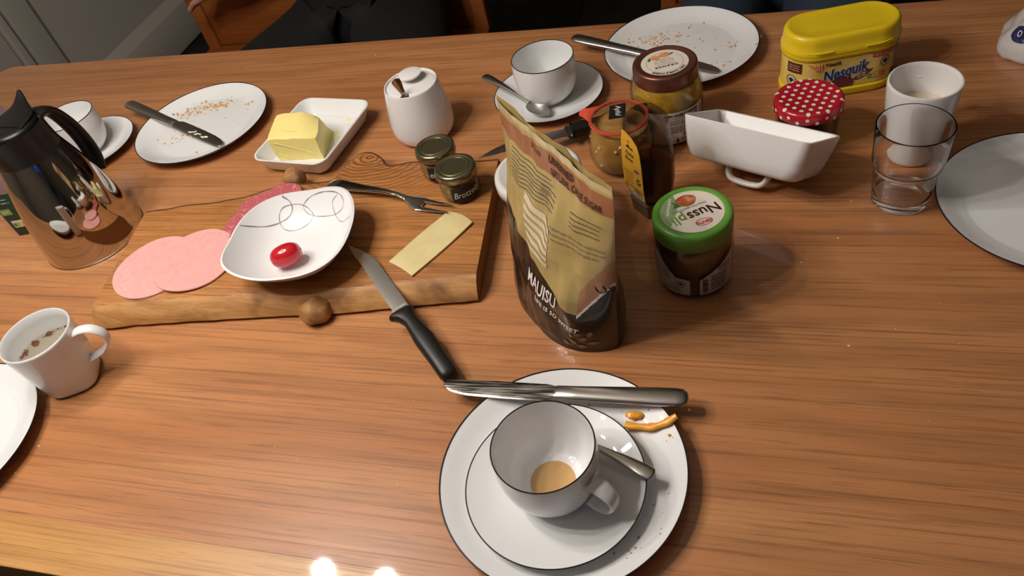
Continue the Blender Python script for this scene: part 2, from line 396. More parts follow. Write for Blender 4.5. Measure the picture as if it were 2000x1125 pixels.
# ------------------------------------------------------------------ the room
def build_room():
    # floor: dark tiles
    m = pmat('floor_grout', '#151210', .8)
    mt = mottled('floor_tile', [(.3, '#1d1917'), (.7, '#292421')], 6, .75)
    bm = bmesh.new(); bmesh.ops.create_grid(bm, x_segments=1, y_segments=1, size=.5)
    fl = mk('floor', [(-3.2, -2.2, 0), (3.0, -2.2, 0), (3.0, 6.0, 0), (-3.2, 6.0, 0)], [(0, 1, 2, 3)], m, None, False); bm.free()
    tag(fl, 'dark tiled floor', kind='structure')
    tm = None; s = .6
    for i in range(-4, 4):
        for j in range(2, 6):
            if tm is None:
                o = rbox('tile', s-.006, s-.006, .006, .004, mt, fl, e=.0015); tm = o.data
            else: o = new_obj('tile', tm, fl)
            o.location = (i*s + .31, j*s + .02, .0005)
    wall = pmat('wall_paint', '#8d8377', .8)
    for nm, V in (('wall_left', [(-2.36, -2.2, 0), (-2.36, 6.0, 0), (-2.36, 6.0, 2.5), (-2.36, -2.2, 2.5)]),
                  ('wall_back', [(-3.2, 5.9, 0), (3.0, 5.9, 0), (3.0, 5.9, 2.5), (-3.2, 5.9, 2.5)]),
                  ('wall_right', [(2.9, -2.2, 0), (2.9, 6.0, 0), (2.9, 6.0, 2.5), (2.9, -2.2, 2.5)]), ('wall_front', [(-3.2, -2.1, 0), (3.0, -2.1, 0), (3.0, -2.1, 2.5), (-3.2, -2.1, 2.5)])):
        tag(mk(nm, V, [(0, 1, 2, 3)], wall, None, False), 'plain painted wall', kind='structure')
    c = mk('ceiling', [(-3.2, -2.2, 2.5), (3.0, -2.2, 2.5), (3.0, 6.0, 2.5), (-3.2, 6.0, 2.5)], [(0, 1, 2, 3)], pmat('ceiling_paint', '#cfc8bd', .9), None, False)
    tag(c, 'white ceiling', kind='structure')
    # panelled white door, lower part visible past the table end; faces +X at x = -2.30
    wp = pmat('white_door_paint', '#cdc6ba', .45)
    wp2 = wp
    d = bpy.data.objects.new('door_1', None); COL.objects.link(d); d.location = (-2.30, 2.4, 0)
    tag(d, 'white panelled door with a deep bottom rail', kind='structure')
    def slab(name, y0, y1, z0, z1, x0, x1, mat, par=d, e=.004):
        return rbox(name, x1-x0, y1-y0, z1-z0, .002, mat, par, e=e, loc=((x0+x1)/2, (y0+y1)/2, z0))
    # local coords: y relative 2.4
    slab('stile', -.52, -.42, .012, 2.0, -.055, 0, wp); slab('stile', .62, .72, .012, 2.0, -.055, 0, wp)
    slab('rail', -.42, .62, .012, .165, -.055, 0, wp); slab('rail', -.42, .62, 1.9, 2.0, -.055, 0, wp); slab('rail', -.42, .62, .98, 1.1, -.055, 0, wp)
    for z0, z1 in ((.165, .98), (1.1, 1.9)):
        # recessed panel with sloped moulding
        y0, y1 = -.42, .62; b = .036; V = [(-.002, y0, z0), (-.002, y1, z0), (-.002, y1, z1), (-.002, y0, z1),
             (-.030, y0+b, z0+b), (-.030, y1-b, z0+b), (-.030, y1-b, z1-b), (-.030, y0+b, z1-b)]
        mk('moulding', V, [(0, 1, 5, 4), (1, 2, 6, 5), (2, 3, 7, 6), (3, 0, 4, 7)], wp, d, False)
        mk('panel', V[4:], [(0, 1, 2, 3)], wp, d, False)
    tr = bpy.data.objects.new('trim_1', None); COL.objects.link(tr); tr.location = (-2.30, 2.4, 0)
    tag(tr, 'pale painted casing beside the white panelled door', kind='structure')
    slab('casing_board', -.575, -.545, 0, 2.05, -.05, .012, wp2, tr); slab('casing_board', -1.2, -.585, 0, 2.05, -.05, .006, wp2, tr)
build_room()

def build_table():
    t = thing('dining_table', 'long orange-brown wooden dining table under the breakfast dishes', 'table', (-.38, .66, -ZT))
    x0, x1 = -1.505+.38, .85+.38; y0, y1 = .1715-.66, 1.1505-.66; th = .038; yj = .2213-.66
    def top(name, ya, yb, mat, cb, cf, dz=0.):
        P = []; r = .03
        def corner(cx, cy, a0, rr):
            return [(cx + rr*cos(a0+pi/2*i/6), cy + rr*sin(a0+pi/2*i/6)) for i in range(7)]
        rb = r if cb else .0006; rf = r if cf else .0006
        P += corner(x1-rb, yb-rb, 0, rb) + corner(x0+rb, yb-rb, pi/2, rb) + corner(x0+rf, ya+rf, pi, rf) + corner(x1-rf, ya+rf, 1.5*pi, rf)
        cx, cy = (x0+x1)/2, (ya+yb)/2; rings = []
        for z, ins in ((ZT-th, .002), (ZT-th+.002, 0), (ZT-.0008-dz, 0), (ZT-.0002-dz, .0003), (ZT-dz, .0008)):
            rings.append([(cx + (x-cx)*(1-ins/abs(x1-cx)), cy + (y-cy)*(1-ins/abs(yb-cy)), z) for x, y in P])
        V, F = rings_mesh(rings); return mk(name, V, F, mat, t, False)
    top('tabletop_board', yj+.0001, y1, M_TABLE, True, False)
    tag(top('edge_board', y0, yj+.0030, M_TABLE2, False, True, .00006), 'lighter oak-coloured front edge board')
    for sx in (x0+.09, x1-.09):
        for sy in (y0+.09, y1-.09):
            rbox('leg', .07, .07, ZT-th, .006, M_TABLE, t, loc=(sx, sy, 0))
    rbox('apron', x1-x0-.26, .02, .07, .002, M_TABLE, t, loc=((x0+x1)/2, y0+.11, ZT-th-.07)); rbox('apron', x1-x0-.26, .02, .07, .002, M_TABLE, t, loc=((x0+x1)/2, y1-.11, ZT-th-.07))
build_table()

def build_lamps():
    t = thing('pendant_lamp_offscreen', 'round pendant lamp with a ring of small bulbs above the table', 'lamp', (LAMP_AT[0], LAMP_AT[1], LAMP_AT[2]-ZT))
    bulb = pmat('bulb_glow', '#ffffff', .5, emit='#fff8f0', estr=BULB_STRENGTH)
    torus('ring', .2, .008, .035, M_STEEL, t, 48, 8)
    top = 2.5-LAMP_AT[2]
    lathe('ceiling_rose', [(0, top), (.06, top), (.055, top-.02), (0, top-.025)], M_STEEL, t, 24)
    for k in range(3):
        a = 2*pi*k/3 + .3
        sweep('cable', [(.2*cos(a), .2*sin(a), .04), (.03*cos(a), .03*sin(a), top-.02)], .0015, M_BLACK, t, 6)
    bm = None
    for k in range(8):
        a = 2*pi*(k+.5)/8
        if bm is None: o = lathe('bulb_offscreen', [(0, -.022), (.012, -.018), (.02, -.006), (.02, .006), (.012, .02), (0, .026)], bulb, t, 20); bm = o.data
        else: o = new_obj('bulb_offscreen', bm, t)
        o.location = (.2*cos(a), .2*sin(a), 0)
build_lamps()

# ------------------------------------------------------------------ crockery
PLATE_IN = [(.1118, .0174), (.106, .0150), (.095, .0100), (.085, .0070), (.072, .0058), (.0, .0052)]
def make_plate(loc, label, group=None):
    t = thing('dinner_plate', label, 'plate', loc, 0, group)
    out = [(0, .002), (.058, .002), (.060, 0), (.066, 0), (.068, .0025), (.085, .0045), (.100, .0095), (.1085, .0145), (.1122, .0172), (.1124, .0177)]
    lathe('body', out + crom(PLATE_IN, 4), M_PORC, t, 128)
    torus('rim_line', .1121, .00072, .0176, M_RIM, t, 160, 6)
    return t
def make_saucer(loc, label):
    t = thing('saucer', label, 'saucer', loc)
    out = [(0, .002), (.038, .002), (.040, 0), (.045, 0), (.047, .0025), (.060, .0055), (.072, .0105), (.0795, .0145), (.0809, .0152)]
    inn = crom([(.0803, .0154), (.074, .0128), (.060, .0078), (.045, .0052), (.033, .0046), (.031, .0038), (0, .0038)], 4)
    lathe('body', out + inn, M_PORC, t, 112)
    torus('rim_line', .0806, .00066, .0152, M_RIM, t, 140, 6)
    return t
CUP_OUT = crom([(.0262, .0005), (.0275, .0015), (.0285, .004), (.0345, .009), (.0405, .018), (.0440, .031), (.0455, .046), (.0452, .058), (.0446, .0668)], 4)
def make_cup(loc, haz, label, coffee=False):
    t = thing('coffee_cup', label, 'cup', loc, haz)
    inn = crom([(.0438, .0672), (.0434, .058), (.0434, .046), (.0418, .031), (.0375, .018), (.030, .0095), (.020, .0065), (.008, .0058), (0, .0057)], 3)
    lathe('body', [(0, .0022), (.023, .0022), (.0235, .0005)] + CUP_OUT + inn, M_PORC, t, 96)
    torus('rim_line', .0443, .00066, .0671, M_RIM, t, 128, 6)
    hp = crom([(.0432, 0, .0215), (.051, 0, .0155), (.060, 0, .017), (.0665, 0, .0265), (.0655, 0, .038), (.057, 0, .0455), (.0468, 0, .0475)], 5)
    sweep('handle', hp, [(.0023, .0088 - .002*sin(pi*i/(len(hp)-1))) for i in range(len(hp))], M_PORC, t, 16, up=(0, 1, 0))
    if coffee:
        cm = pmat('milky_coffee', '#c9a06a', .12, coat=.4)
        d = lathe('coffee_dregs', [(0, .0064), (.0195, .0064), (.0203, .0070), (.0190, .0068), (0, .0067)], cm, t, 40)
        tag(d, 'small puddle of milky coffee')
    return t
ZP = .0175
make_plate((-.8566, .8964, 0), 'dark-rimmed white plate with crumbs left of the butter dish, a knife across its rim')
make_plate((-.0936, 1.045, 0), 'dark-rimmed white plate with crumbs behind the orange marmalade jar')
make_plate((-.1487, .3274, 0), 'dark-rimmed white plate under the saucer and cup with coffee dregs')
make_plate((.3136, .6946, 0), 'clean dark-rimmed white plate beside the empty water glass')
make_plate((-.8605, .2835, 0), 'dark-rimmed white plate touching the cocoa-stained mug')
make_saucer((-.1515, .3145, .0056), 'white saucer standing on a plate under the cup with coffee dregs')
make_saucer((-.2764, .9420, 0), 'white saucer under the empty cup behind the upright sugar pouch')
make_saucer((-1.0585, .8450, 0), 'white saucer beside the steel vacuum jug')
make_cup((-.1535, .3160, .0056+.0039), RAD(-24), 'white cup with a dark rim and coffee dregs on the stacked saucer', True)
make_cup((-.2762, .9415, .0039), RAD(80), 'empty white cup with a dark rim, a spoon beside it on its saucer')
make_cup((-1.0610, .8455, .0039), RAD(200), 'white cup with a dark rim half hidden by the vacuum jug')

def make_crumbs(name, label, spots, mat, seed, z, rmin=.0007, rmax=.0030):
    rnd = random.Random(seed); V = []; F = []
    for x, y, sx, sy, n, ang in spots:
        for _ in range(n):
            a = rnd.gauss(0, sx); b = rnd.gauss(0, sy); px = x + a*cos(ang) - b*sin(ang); py = y + a*sin(ang) + b*cos(ang)
            r = rmin + (rmax-rmin)*rnd.random()**2.2; k = len(V); h = r*(.5+.6*rnd.random()); zz = z(px, py)
            rot = rnd.random()*6.3; el = .6 + .8*rnd.random()
            for i in range(5):
                t = rot + 2*pi*i/5; q = .7 + .5*rnd.random(); V.append((px + r*el*q*cos(t), py + r*q*sin(t), zz))
            V.append((px, py, zz + h))
            for i in range(5): F.append((k+i, k+(i+1) % 5, k+5))
            F.append(tuple(k+i for i in range(4, -1, -1)))
    me = bpy.data.meshes.new(name); me.from_pydata(V, [], F); me.materials.append(mat)
    o = new_obj(name, me); o.location = (0, 0, ZT)
    return tag(o, label, 'crumbs', None, 'stuff')
PR = prof_r(PLATE_IN)
def plate_z(cx, cy):
    P = sorted(PLATE_IN)
    def f(x, y):
        r = min(math.hypot(x-cx, y-cy), .11)
        for (r0, z0), (r1, z1) in zip(P, P[1:]):
            if r0 <= r <= r1: return z0 + (z1-z0)*(r-r0)/(r1-r0) + .0001
        return .0175
    return f
make_crumbs('bread_crumbs', 'golden bread crumbs scattered on the plate beside the butter dish',
    [(-.905, .945, .020, .010, 80, .45), (-.868, .955, .020, .006, 120, .3), (-.80, .957, .006, .004, 12, .3), (-.90, .875, .014, .012, 28, 0), (-.85, .90, .04, .035, 30, 0)], M_CRUMB, 3, plate_z(-.8566, .8964))
make_crumbs('bread_crumbs', 'golden bread crumbs scattered on the plate behind the marmalade jar',
    [(-.135, 1.085, .022, .010, 90, .25), (-.165, 1.062, .010, .010, 22, .4), (-.018, 1.052, .006, .004, 14, .3), (-.075, 1.06, .04, .03, 40, 0), (-.035, 1.0, .010, .006, 16, .3)], M_CRUMB, 4, plate_z(-.0936, 1.045))
make_crumbs('bread_crumbs', 'few tiny crumbs on the plate with the pepper strips', [(-.06, .315, .008, .02, 5, 0), (-.075, .26, .01, .006, 7, 0), (-.09, .40, .03, .003, 6, 0), (-.052, .372, .004, .006, 6, 0)], M_CRUMB, 6, plate_z(-.1487, .3274), .0006, .0018)
make_crumbs('table_crumbs', 'tiny pale crumbs strewn over the bare table top', [(-.25, .42, .10, .05, 12, 0), (.12, .60, .14, .06, 9, 0), (-.5, .33, .16, .05, 10, 0), (.1, .5, .14, .05, 8, 0), (-.75, 1.08, .18, .03, 7, 0)], M_LIGHTCRUMB, 8, lambda x, y: 0.0001, .0005, .0013)

# ------------------------------------------------------------------ cutlery
def table_knife(end, tip, label, roll=0., mat=None, flip=1):
    t = thing('table_knife', label, 'knife'); L = place(t, end, tip, roll); k = L/.243
    S = [(0, 0, .002, 0, .001), (.0012, 0, .0065, 0, .0024), (.005, 0, .0094, 0, .0038), (.012, 0, .0102, 0, .0042), (.03, 0, .0102, 0, .0042), (.07, 0, .0088, 0, .0040), (.105, 0, .0077, 0, .0038), (.124, 0, .0075, 0, .0034), (.127, 0, .0072, 0, .0020)]
    strip('handle', [(x*k, y, w_, z, h) for x, y, w_, z, h in S], M_STEEL, t, 18, 2.4)
    B = [(.1255, 0, .0068, 0, .0018), (.131, 0, .0080, 0, .0014), (.136, -.0008*flip, .0098, 0, .0012), (.16, -.0006*flip, .0100, 0, .0011), (.19, 0, .0100, 0, .0010), (.215, .0006*flip, .0094, 0, .0009), (.230, .0018*flip, .0080, 0, .0008), (.238, .0030*flip, .0060, 0, .0007), (.242, .0038*flip, .0034, 0, .0006), (.243, .0040*flip, .0012, 0, .0004)]
    strip('blade', [(x*k, y, w_, z, h) for x, y, w_, z, h in B], mat or M_STEEL, t, 14, 2.0)
    return t
table_knife((-.0412, .4095, .0235), (-.2838, .4050, .0205), 'worn steel table knife across the plate with the pepper strips', 0, M_STEELW, -1)
table_knife((-1.0346, .9473, .0255), (-.7837, .8374, .0130), 'steel table knife smeared with butter on the crumbed plate beside the butter dish', 0, None, -1)
table_knife((-.2595, 1.0678, .0265), (-.0325, .9757, .0125), 'dark steel table knife on the crumbed plate behind the marmalade jar', 0, None, -1)
# butter smear on the knife blade
kn = [o for o in COL.objects if o.name.startswith('table_knife') and 'butter' in o['label']][0]
rb_ = random.Random(5); 
for a in (.190, .205, .222):
    pts = [(a + .012*i/6, -.004 - .003*rb_.random() + .001*i, .0012) for i in range(7)]
    sweep('butter_smear', pts, [(.0008 + .0010*rb_.random(), .0007) for _ in pts], pmat('butter_white', '#e9e1bd', .3), kn, 6)

def teaspoon(end, tip, label, show_bowl=True, bend=0.):
    t = thing('teaspoon', label, 'spoon'); L = place(t, end, tip)
    H = L - .040; st = []
    for f, w_, h in ((0, .0015, .0006), (.008, .0045, .0012), (.03, .0066, .0017), (.12, .0070, .0019), (.35, .0052, .0020), (.6, .0032, .0020), (.85, .0024, .0020), (1, .0030, .0018)):
        st.append((f*H, 0, w_, .004*sin(pi*f)*.8, h))
    strip('handle', st, M_STEEL, t, 14, 2.2)
    # bowl: dished oval shell
    NU, NV = 16, 12; V = []; F = []
    for s in (0, 1):
        for i in range(NU+1):
            for j in range(NV+1):
                uu = i/NU; x = H - .002 + .042*uu; hw = .0125*max(0.0, sin(pi*min(1, uu**.8)))**.6 + .0008; y = hw*(2*j/NV - 1)
                d = -.0065*max(0, (1 - (2*j/NV-1)**2))*sin(pi*uu)**.7
                V.append((x, y, d + .001 - (.0011 if s else 0)))
    g = (NU+1)*(NV+1)
    for i in range(NU):
        for j in range(NV):
            a = i*(NV+1)+j; F.append((a, a+1, a+NV+2, a+NV+1)); F.append((a+g, a+NV+1+g, a+NV+2+g, a+1+g))
    for i in range(NU):
        for j in (0, NV):
            a = i*(NV+1)+j; F.append((a, a+NV+1, a+NV+1+g, a+g))
    for j in range(NV):
        for i in (0, NU):
            a = i*(NV+1)+j; F.append((a, a+1, a+1+g, a+g))
    mk('bowl', V, F, M_STEEL, t)
    return t
teaspoon((-.0648, .3240, .0285), (-.1825, .3775, .0180), 'steel teaspoon on the saucer under the cup with coffee dregs')
teaspoon((-.3772, .9612, .0330), (-.2640, .8800, .0150), 'steel teaspoon on the saucer behind the sugar pouch')

def steak_knife(end, tip, label, blade_len=.112, roll=0., side=1):
    t = thing('serrated_knife', label, 'knife'); L = place(t, end, tip, roll)
    H = L - blade_len
    S = [(0, 0, .004, 0, .004), (.002, 0, .0085, 0, .0070), (.008, 0, .0100, 0, .0085), (.03, 0, .0100, 0, .0090), (.06, -.0005*side, .0115, 0, .0095), (H*.62, 0, .0105, 0, .0090), (H*.82, .0005*side, .0080, 0, .0078), (H*.92, .002*side, .0105, 0, .0075), (H*.975, .004*side, .0150, 0, .0070), (H, .004*side, .0145, 0, .0058), (H+.002, .004*side, .0125, 0, .0035)]
    strip('handle', S, M_BLACK, t, 20, 2.7)
    # blade: flat, spine on -side, scalloped cutting edge on +side
    n = 120; V = []; F = []
    for i in range(n+1):
        f = i/n; x = H + f*blade_len
        spine = (-.0080 + .0185*max(0, (f-.62)/.38)**1.7)
        edge = .0115 - .0010*f - (0 if f < .84 else 0)
        if .06 < f < .78: edge -= .0011*abs(sin(f*blade_len/.0042*pi/1.0))**.6
        if f > .8: edge -= .0006*((f-.8)/.2)
        spine = min(spine, edge - .0002)
        tt = .0008*(1 - .5*f); m = spine + (edge-spine)*.62
        V += [(x, spine*side, tt), (x, spine*side, -tt), (x, m*side, tt), (x, m*side, -tt), (x, edge*side, .0)]
    for i in range(n):
        a = 5*i; b = a+5
        F += [(a, b, b+1, a+1), (a, a+2, b+2, b), (a+2, a+4, b+4, b+2), (a+1, b+1, b+3, a+3), (a+3, b+3, b+4, a+4)]
    F += [(0, 1, 3, 2), (2, 3, 4)]
    bl = mk('blade', V, F, pmat('blade_steel', '#b4b0aa', .3, metal=1.), t, True, sharp=15)
    return t, H, bl
BZ = .028
sk, H_, bl_ = steak_knife((-.2812, .4215, .0125), (-.4490, .5942, .0400), 'black-handled serrated knife leaning on the front of the wooden board', .132, 0, 1)
lines_on('maker_mark', -.0065, .0080, [0], .0012, lambda u, v: (H_+.0075 - v, .001 + u, .0011), M_CHALK, bl_, 3)
steak_knife((-.170, .866, .012), (-.3395, .7715, .031), 'black-handled knife behind the sugar pouch, its blade tip over the board', .128, 0, 1)

# ------------------------------------------------------------------ wooden board with live edges
def build_board():
    t = thing('serving_board', 'thick live-edge wooden board with knots holding cold cuts and cheese', 'board', (0, 0, 0))
    Fp = crom([(-.7758, .4650), (-.6996, .4785), (-.5871, .4926), (-.5200, .5010), (-.4780, .5045), (-.4300, .5115), (-.3781, .5211), (-.2835, .5365)], 8)
    Bp = crom([(-.8118, .6690), (-.7450, .6830), (-.6774, .6950), (-.6350, .7150), (-.6080, .7290), (-.5850, .7290), (-.5430, .7310), (-.5340, .7600), (-.5210, .7900), (-.5050, .7940), (-.4850, .7830), (-.4657, .7635), (-.4284, .7710), (-.3800, .7670), (-.3444, .7690), (-.3093, .7716)], 8)
    def samp(P, N):
        L = [0]
        for a, b in zip(P, P[1:]): L.append(L[-1] + math.dist(a, b))
        out = []; k = 0
        for i in range(N+1):
            d = L[-1]*i/N
            while k < len(P)-2 and L[k+1] < d: k += 1
            f = (d-L[k])/max(1e-9, L[k+1]-L[k]); out.append((P[k][0]+(P[k+1][0]-P[k][0])*f, P[k][1]+(P[k+1][1]-P[k][1])*f))
        return out
    # parametrise the back edge by x so that rows stay straight
    N = 110; Ff = samp(Fp, N)
    def backy(x):
        best = None
        for a, b in zip(Bp, Bp[1:]):
            lo, hi = min(a[0], b[0]), max(a[0], b[0])
            if lo <= x <= hi and hi > lo:
                y = a[1] + (b[1]-a[1])*(x-a[0])/(b[0]-a[0]); best = y if best is None else max(best, y)
        return best if best is not None else (Bp[0][1] if x < Bp[0][0] else Bp[-1][1])
    top_rows = [0, .12, .3, .5, .7, .85, 1]
    V = []; F = []; fm = []; rows = None
    for i in range(N+1):
        s = i/N; fx, fy = Ff[i]; bx = -.8118 + (-.3093+.8118)*s; by = backy(bx)
        nz = lambda k, a: mnoise.noise(Vector((fx*38, k*3.1, a))) 
        dx = (bx-fx); dy = (by-fy)
        def at(d, z):   # d metres inwards from the front bottom edge along the row
            f = d/dy; return (fx + dx*f, fy + d, z)
        setb = .019 + .005*mnoise.noise(Vector((fx*14, 2, 0)))
        col = [at(.004, 0), at(.0 + .0015*nz(0, 1), .005), at(.003 + .002*nz(1, 2), .012), at(.009 + .0022*nz(2, 3), .0195), at(.014 + .0018*nz(3, 5), .0245), at(setb, BZ-.0008), at(setb+.004, BZ)]
        nb = .006 + .003*mnoise.noise(Vector((bx*30, 7, 0)))
        tot = dy
        for f in (.2, .4, .6, .8): col.append(at(setb+.004 + (tot-nb-.004-setb-.004)*f, BZ))
        col += [at(tot-nb-.004, BZ), at(tot-nb, BZ-.001), at(tot-.001 + .0015*nz(5, 3), .018), at(tot - .002 + .001*nz(6, 1), .006), at(tot-.005, 0)]
        if rows is None: rows = len(col)
        V += col
    for i in range(N):
        for j in range(rows-1):
            a = i*rows+j; F.append((a, a+rows, a+rows+1, a+1)); fm.append(1 if j < 5 else (3 if j > rows-6 else 0))
        F.append((i*rows+rows-1, (i+1)*rows+rows-1, (i+1)*rows, i*rows)); fm.append(1)
    F.append(tuple(range(rows))); fm.append(2); F.append(tuple(N*rows+j for j in range(rows-1, -1, -1))); fm.append(2)
    endm = pmat('end_grain', '#94602f', .7)
    me = mk('slab', V, F, [M_BOARD, M_BARK, endm, pmat('dark_bark', '#4b2d17', .8)], t, True, fm, sharp=32)
    def knot(x, y, z, rx, ry, rz, seed):
        V = []; F = []; n, m = 22, 14
        for i in range(m+1):
            for j in range(n):
                th = pi*i/m; ph = 2*pi*j/n; d = Vector((sin(th)*cos(ph), sin(th)*sin(ph), cos(th)))
                k = 1 + .16*mnoise.noise(d*1.7 + Vector((seed, 0, 0))) + .05*mnoise.noise(d*6)
                V.append((x + rx*k*d.x, y + ry*k*d.y, max(0.0004, z + rz*k*d.z)))
        for i in range(m):
            for j in range(n): F.append((i*n+j, i*n+(j+1) % n, (i+1)*n+(j+1) % n, (i+1)*n+j))
        return mk('knot', V, F, M_BARK, t)
    knot(-.4770, .5045, .0125, .0195, .0185, .0155, 1.); knot(-.6085, .7400, .0200, .0165, .0155, .0150, 5.)
build_board()

# ------------------------------------------------------------------ food on the board
def slice_disc(name, label, cat, c, r, th, mat, z, wob=.012, seed=0, tilt=None, group=None, part=None):
    n = 72; rings = []
    def rad(a): return r*(1 + wob*mnoise.noise(Vector((cos(a)*1.3, sin(a)*1.3, seed))))
    for zz, k in ((0, .985), (th*.5, 1.0), (th, .99)):
        rings.append([(rad(2*pi*j/n)*k*cos(2*pi*j/n), rad(2*pi*j/n)*k*sin(2*pi*j/n), zz) for j in range(n)])
    for k in (.75, .5, .25):
        rings.append([(rad(2*pi*j/n)*k*cos(2*pi*j/n), rad(2*pi*j/n)*k*sin(2*pi*j/n), th + .0003*mnoise.noise(Vector((k*3+j*.1, seed, 2)))) for j in range(n)])
    V, F = rings_mesh(rings)
    if tilt: V = [(x, y, zz + tilt(x, y)) for x, y, zz in V]
    o = mk(name, V, F, mat); o.location = (c[0], c[1], z + ZT); return tag(o, label, cat, group)
g_h = 'ham slices on the wooden board'
slice_disc('ham_slice', 'round pink ham slice lying flat on the wooden board under another slice', 'ham', (-.7254, .5535), .0565, .0024, M_HAM, BZ+.0002, .03, 1, None, g_h)
slice_disc('ham_slice', 'round pink ham slice overlapping another ham slice beside the bowl', 'ham', (-.6690, .5650), .0560, .0024, M_HAM, BZ+.0006, .02, 2, lambda x, y: .0030*max(0, min(1, (.045-x)/.045)), g_h)
g_s = 'salami slices on the wooden board'
slice_disc('salami_slice', 'salami slice lapping onto the pink ham slices', 'salami', (-.6300, .6330), .0285, .0015, M_SALAMI, BZ+.0026, .02, 3, None, g_s)
slice_disc('salami_slice', 'salami slice between two other salami slices behind the bowl', 'salami', (-.6250, .6640), .0290, .0015, M_SALAMI, BZ+.0044, .02, 4, None, g_s)
slice_disc('salami_slice', 'salami slice behind the bowl, next to the round back knot of the board', 'salami', (-.5960, .6830), .0290, .0015, M_SALAMI, BZ+.0062, .02, 5, None, g_s)
def build_cheese():
    C4 = [(-.3985, .5702), (-.3615, .5480), (-.3109, .6385), (-.3487, .6589)]
    cx, cy = -.3549, .6040; N = 14; P = []
    rnd = random.Random(2)
    for k in range(4):
        a, b = C4[k], C4[(k+1) % 4]
        for i in range(N):
            f = i/N; bow = (.0035*sin(pi*f) if k == 2 else .0012*sin(pi*f)*(1 if k % 2 else -1))
            dx, dy = b[0]-a[0], b[1]-a[1]; L = math.hypot(dx, dy)
            P.append((a[0]+dx*f + bow*dy/L - cx, a[1]+dy*f - bow*dx/L - cy))
    rings = []
    for z, k in ((0, .985), (.0006, 1), (.0022, 1), (.0026, .985), (.0026, .6), (.0026, .25)):
        rings.append([(x*k, y*k, z + .0012*max(0, (y*k)/.05)*(abs(x*k)/.03)) for x, y in P])
    V, F = rings_mesh(rings); o = mk('cheese_slice', V, F, M_CHEESE); o.location = (cx, cy, ZT+BZ+.0003)
    tag(o, 'pale yellow rectangular cheese slice on the wooden board', 'cheese')
build_cheese()

# square-ish bowl
def build_bowl():
    t = thing('snack_bowl', 'white rounded-square bowl with thin grey loop decor on the wooden board', 'bowl', (-.5200, .5790, BZ))
    a0 = RAD(53)
    def rim(ang):      # rounded square with corners at a0 + k*90
        c = cos(2*(ang-a0)); k = abs(cos(ang-a0))**2.75 + abs(sin(ang-a0))**2.75
        # superellipse whose corners lie on the diagonals: rotate by 45
        b = ang - a0 + pi/4; e = 2.7
        return .0795 / ((abs(cos(b))**e + abs(sin(b))**e)**(1/e))
    def point(ang, f, inner):     # f 0..1 from foot to rim
        base = .027; r1 = rim(ang)
        r = base + (r1-base)*f**.72
        cr = max(0, cos(2*(ang-a0)))**2
        z = .004 + .036*f**1.5 + (.0075*cr)*f**3 
        if inner: return r - .0028*(.4+.6*f) , z + .0028*(1-.75*f)
        return r, z
    n = 96; rings = []
    rings.append([(.0235*cos(2*pi*j/n), .0235*sin(2*pi*j/n), .003) for j in range(n)])
    rings.append([(.024*cos(2*pi*j/n), .024*sin(2*pi*j/n), 0) for j in range(n)])
    rings.append([(.0265*cos(2*pi*j/n), .0265*sin(2*pi*j/n), 0) for j in range(n)])
    def add(f, inner):
        R_ = []
        for j in range(n):
            a = 2*pi*j/n; r, z = point(a, f, inner); R_.append((r*cos(a), r*sin(a), z))
        rings.append(R_)
    for i in range(15): add(i/14, False)
    for i in range(14, -1, -1): add(i/14, True)
    for k in (.66, .33, .02): rings.append([(x*k, y*k, .0066) for x, y, z in [(.0255*cos(2*pi*j/n), .0255*sin(2*pi*j/n), 0) for j in range(n)]])
    V, F = rings_mesh(rings); body = mk('body', V, F, M_PORC, t, sharp=50)
    def inner(x, y):
        r = math.hypot(x, y); a = atan2(y, x)
        lo, hi = 0., 1.
        if r < point(a, 0, True)[0]: return .0068
        for _ in range(30):
            m = (lo+hi)/2
            if point(a, m, True)[0] < r: lo = m
            else: hi = m
        return point(a, m, True)[1]
    gl = pmat('grey_decor', '#8d8480', .3)
    def ribbon(pts, wd):
        V = []; F = []
        for i, p in enumerate(pts):
            q0 = pts[max(i-1, 0)]; q1 = pts[min(i+1, len(pts)-1)]; dx, dy = q1[0]-q0[0], q1[1]-q0[1]; L = math.hypot(dx, dy) or 1
            w_ = wd*(.6+.5*sin(i*.35)**2)
            for s in (-1, 1):
                x, y = p[0] - s*dy/L*w_, p[1] + s*dx/L*w_; V.append((x, y, inner(x, y) + .00035))
        for i in range(len(pts)-1): F.append((2*i, 2*i+1, 2*i+3, 2*i+2))
        me = bpy.data.meshes.new('loop_decor'); me.from_pydata(V, [], F); me.materials.append(gl); new_obj('loop_decor', me, body)
    cx, cy = .52, -.579
    def loop(P, wd): ribbon(crom([P[-1]] + P + P[:2], 5)[5:-5], wd)
    loop([(-.0245, .0642), (-.0121, .0634), (-.0038, .0589), (-.0011, .0551), (-.006, .0471), (-.0161, .0387), (-.0283, .0346), (-.0378, .0358), (-.0442, .0435), (-.0447, .0527), (-.0391, .0595)], .0005)
    loop([(.0138, .0755), (.0294, .0735), (.0404, .0686), (.0465, .062), (.0448, .0561), (.0321, .054), (.0164, .0545), (.0004, .0552), (-.0104, .0578), (-.0154, .0631), (-.0104, .069), (-.0009, .0735)], .00045)
    ribbon(crom([(.0364, .0701), (.0272, .0669), (.029, .0589), (.0368, .0482), (.0475, .0404), (.056, .0383), (.0687, .0325)], 6), .0004)
    ribbon(crom([(-.0770, .0130), (-.0676, .0221), (-.0534, .033), (-.0415, .043), (-.0331, .0512), (-.0299, .0593), (-.0335, .0654), (-.0427, .0675)], 6), .0008)
build_bowl()
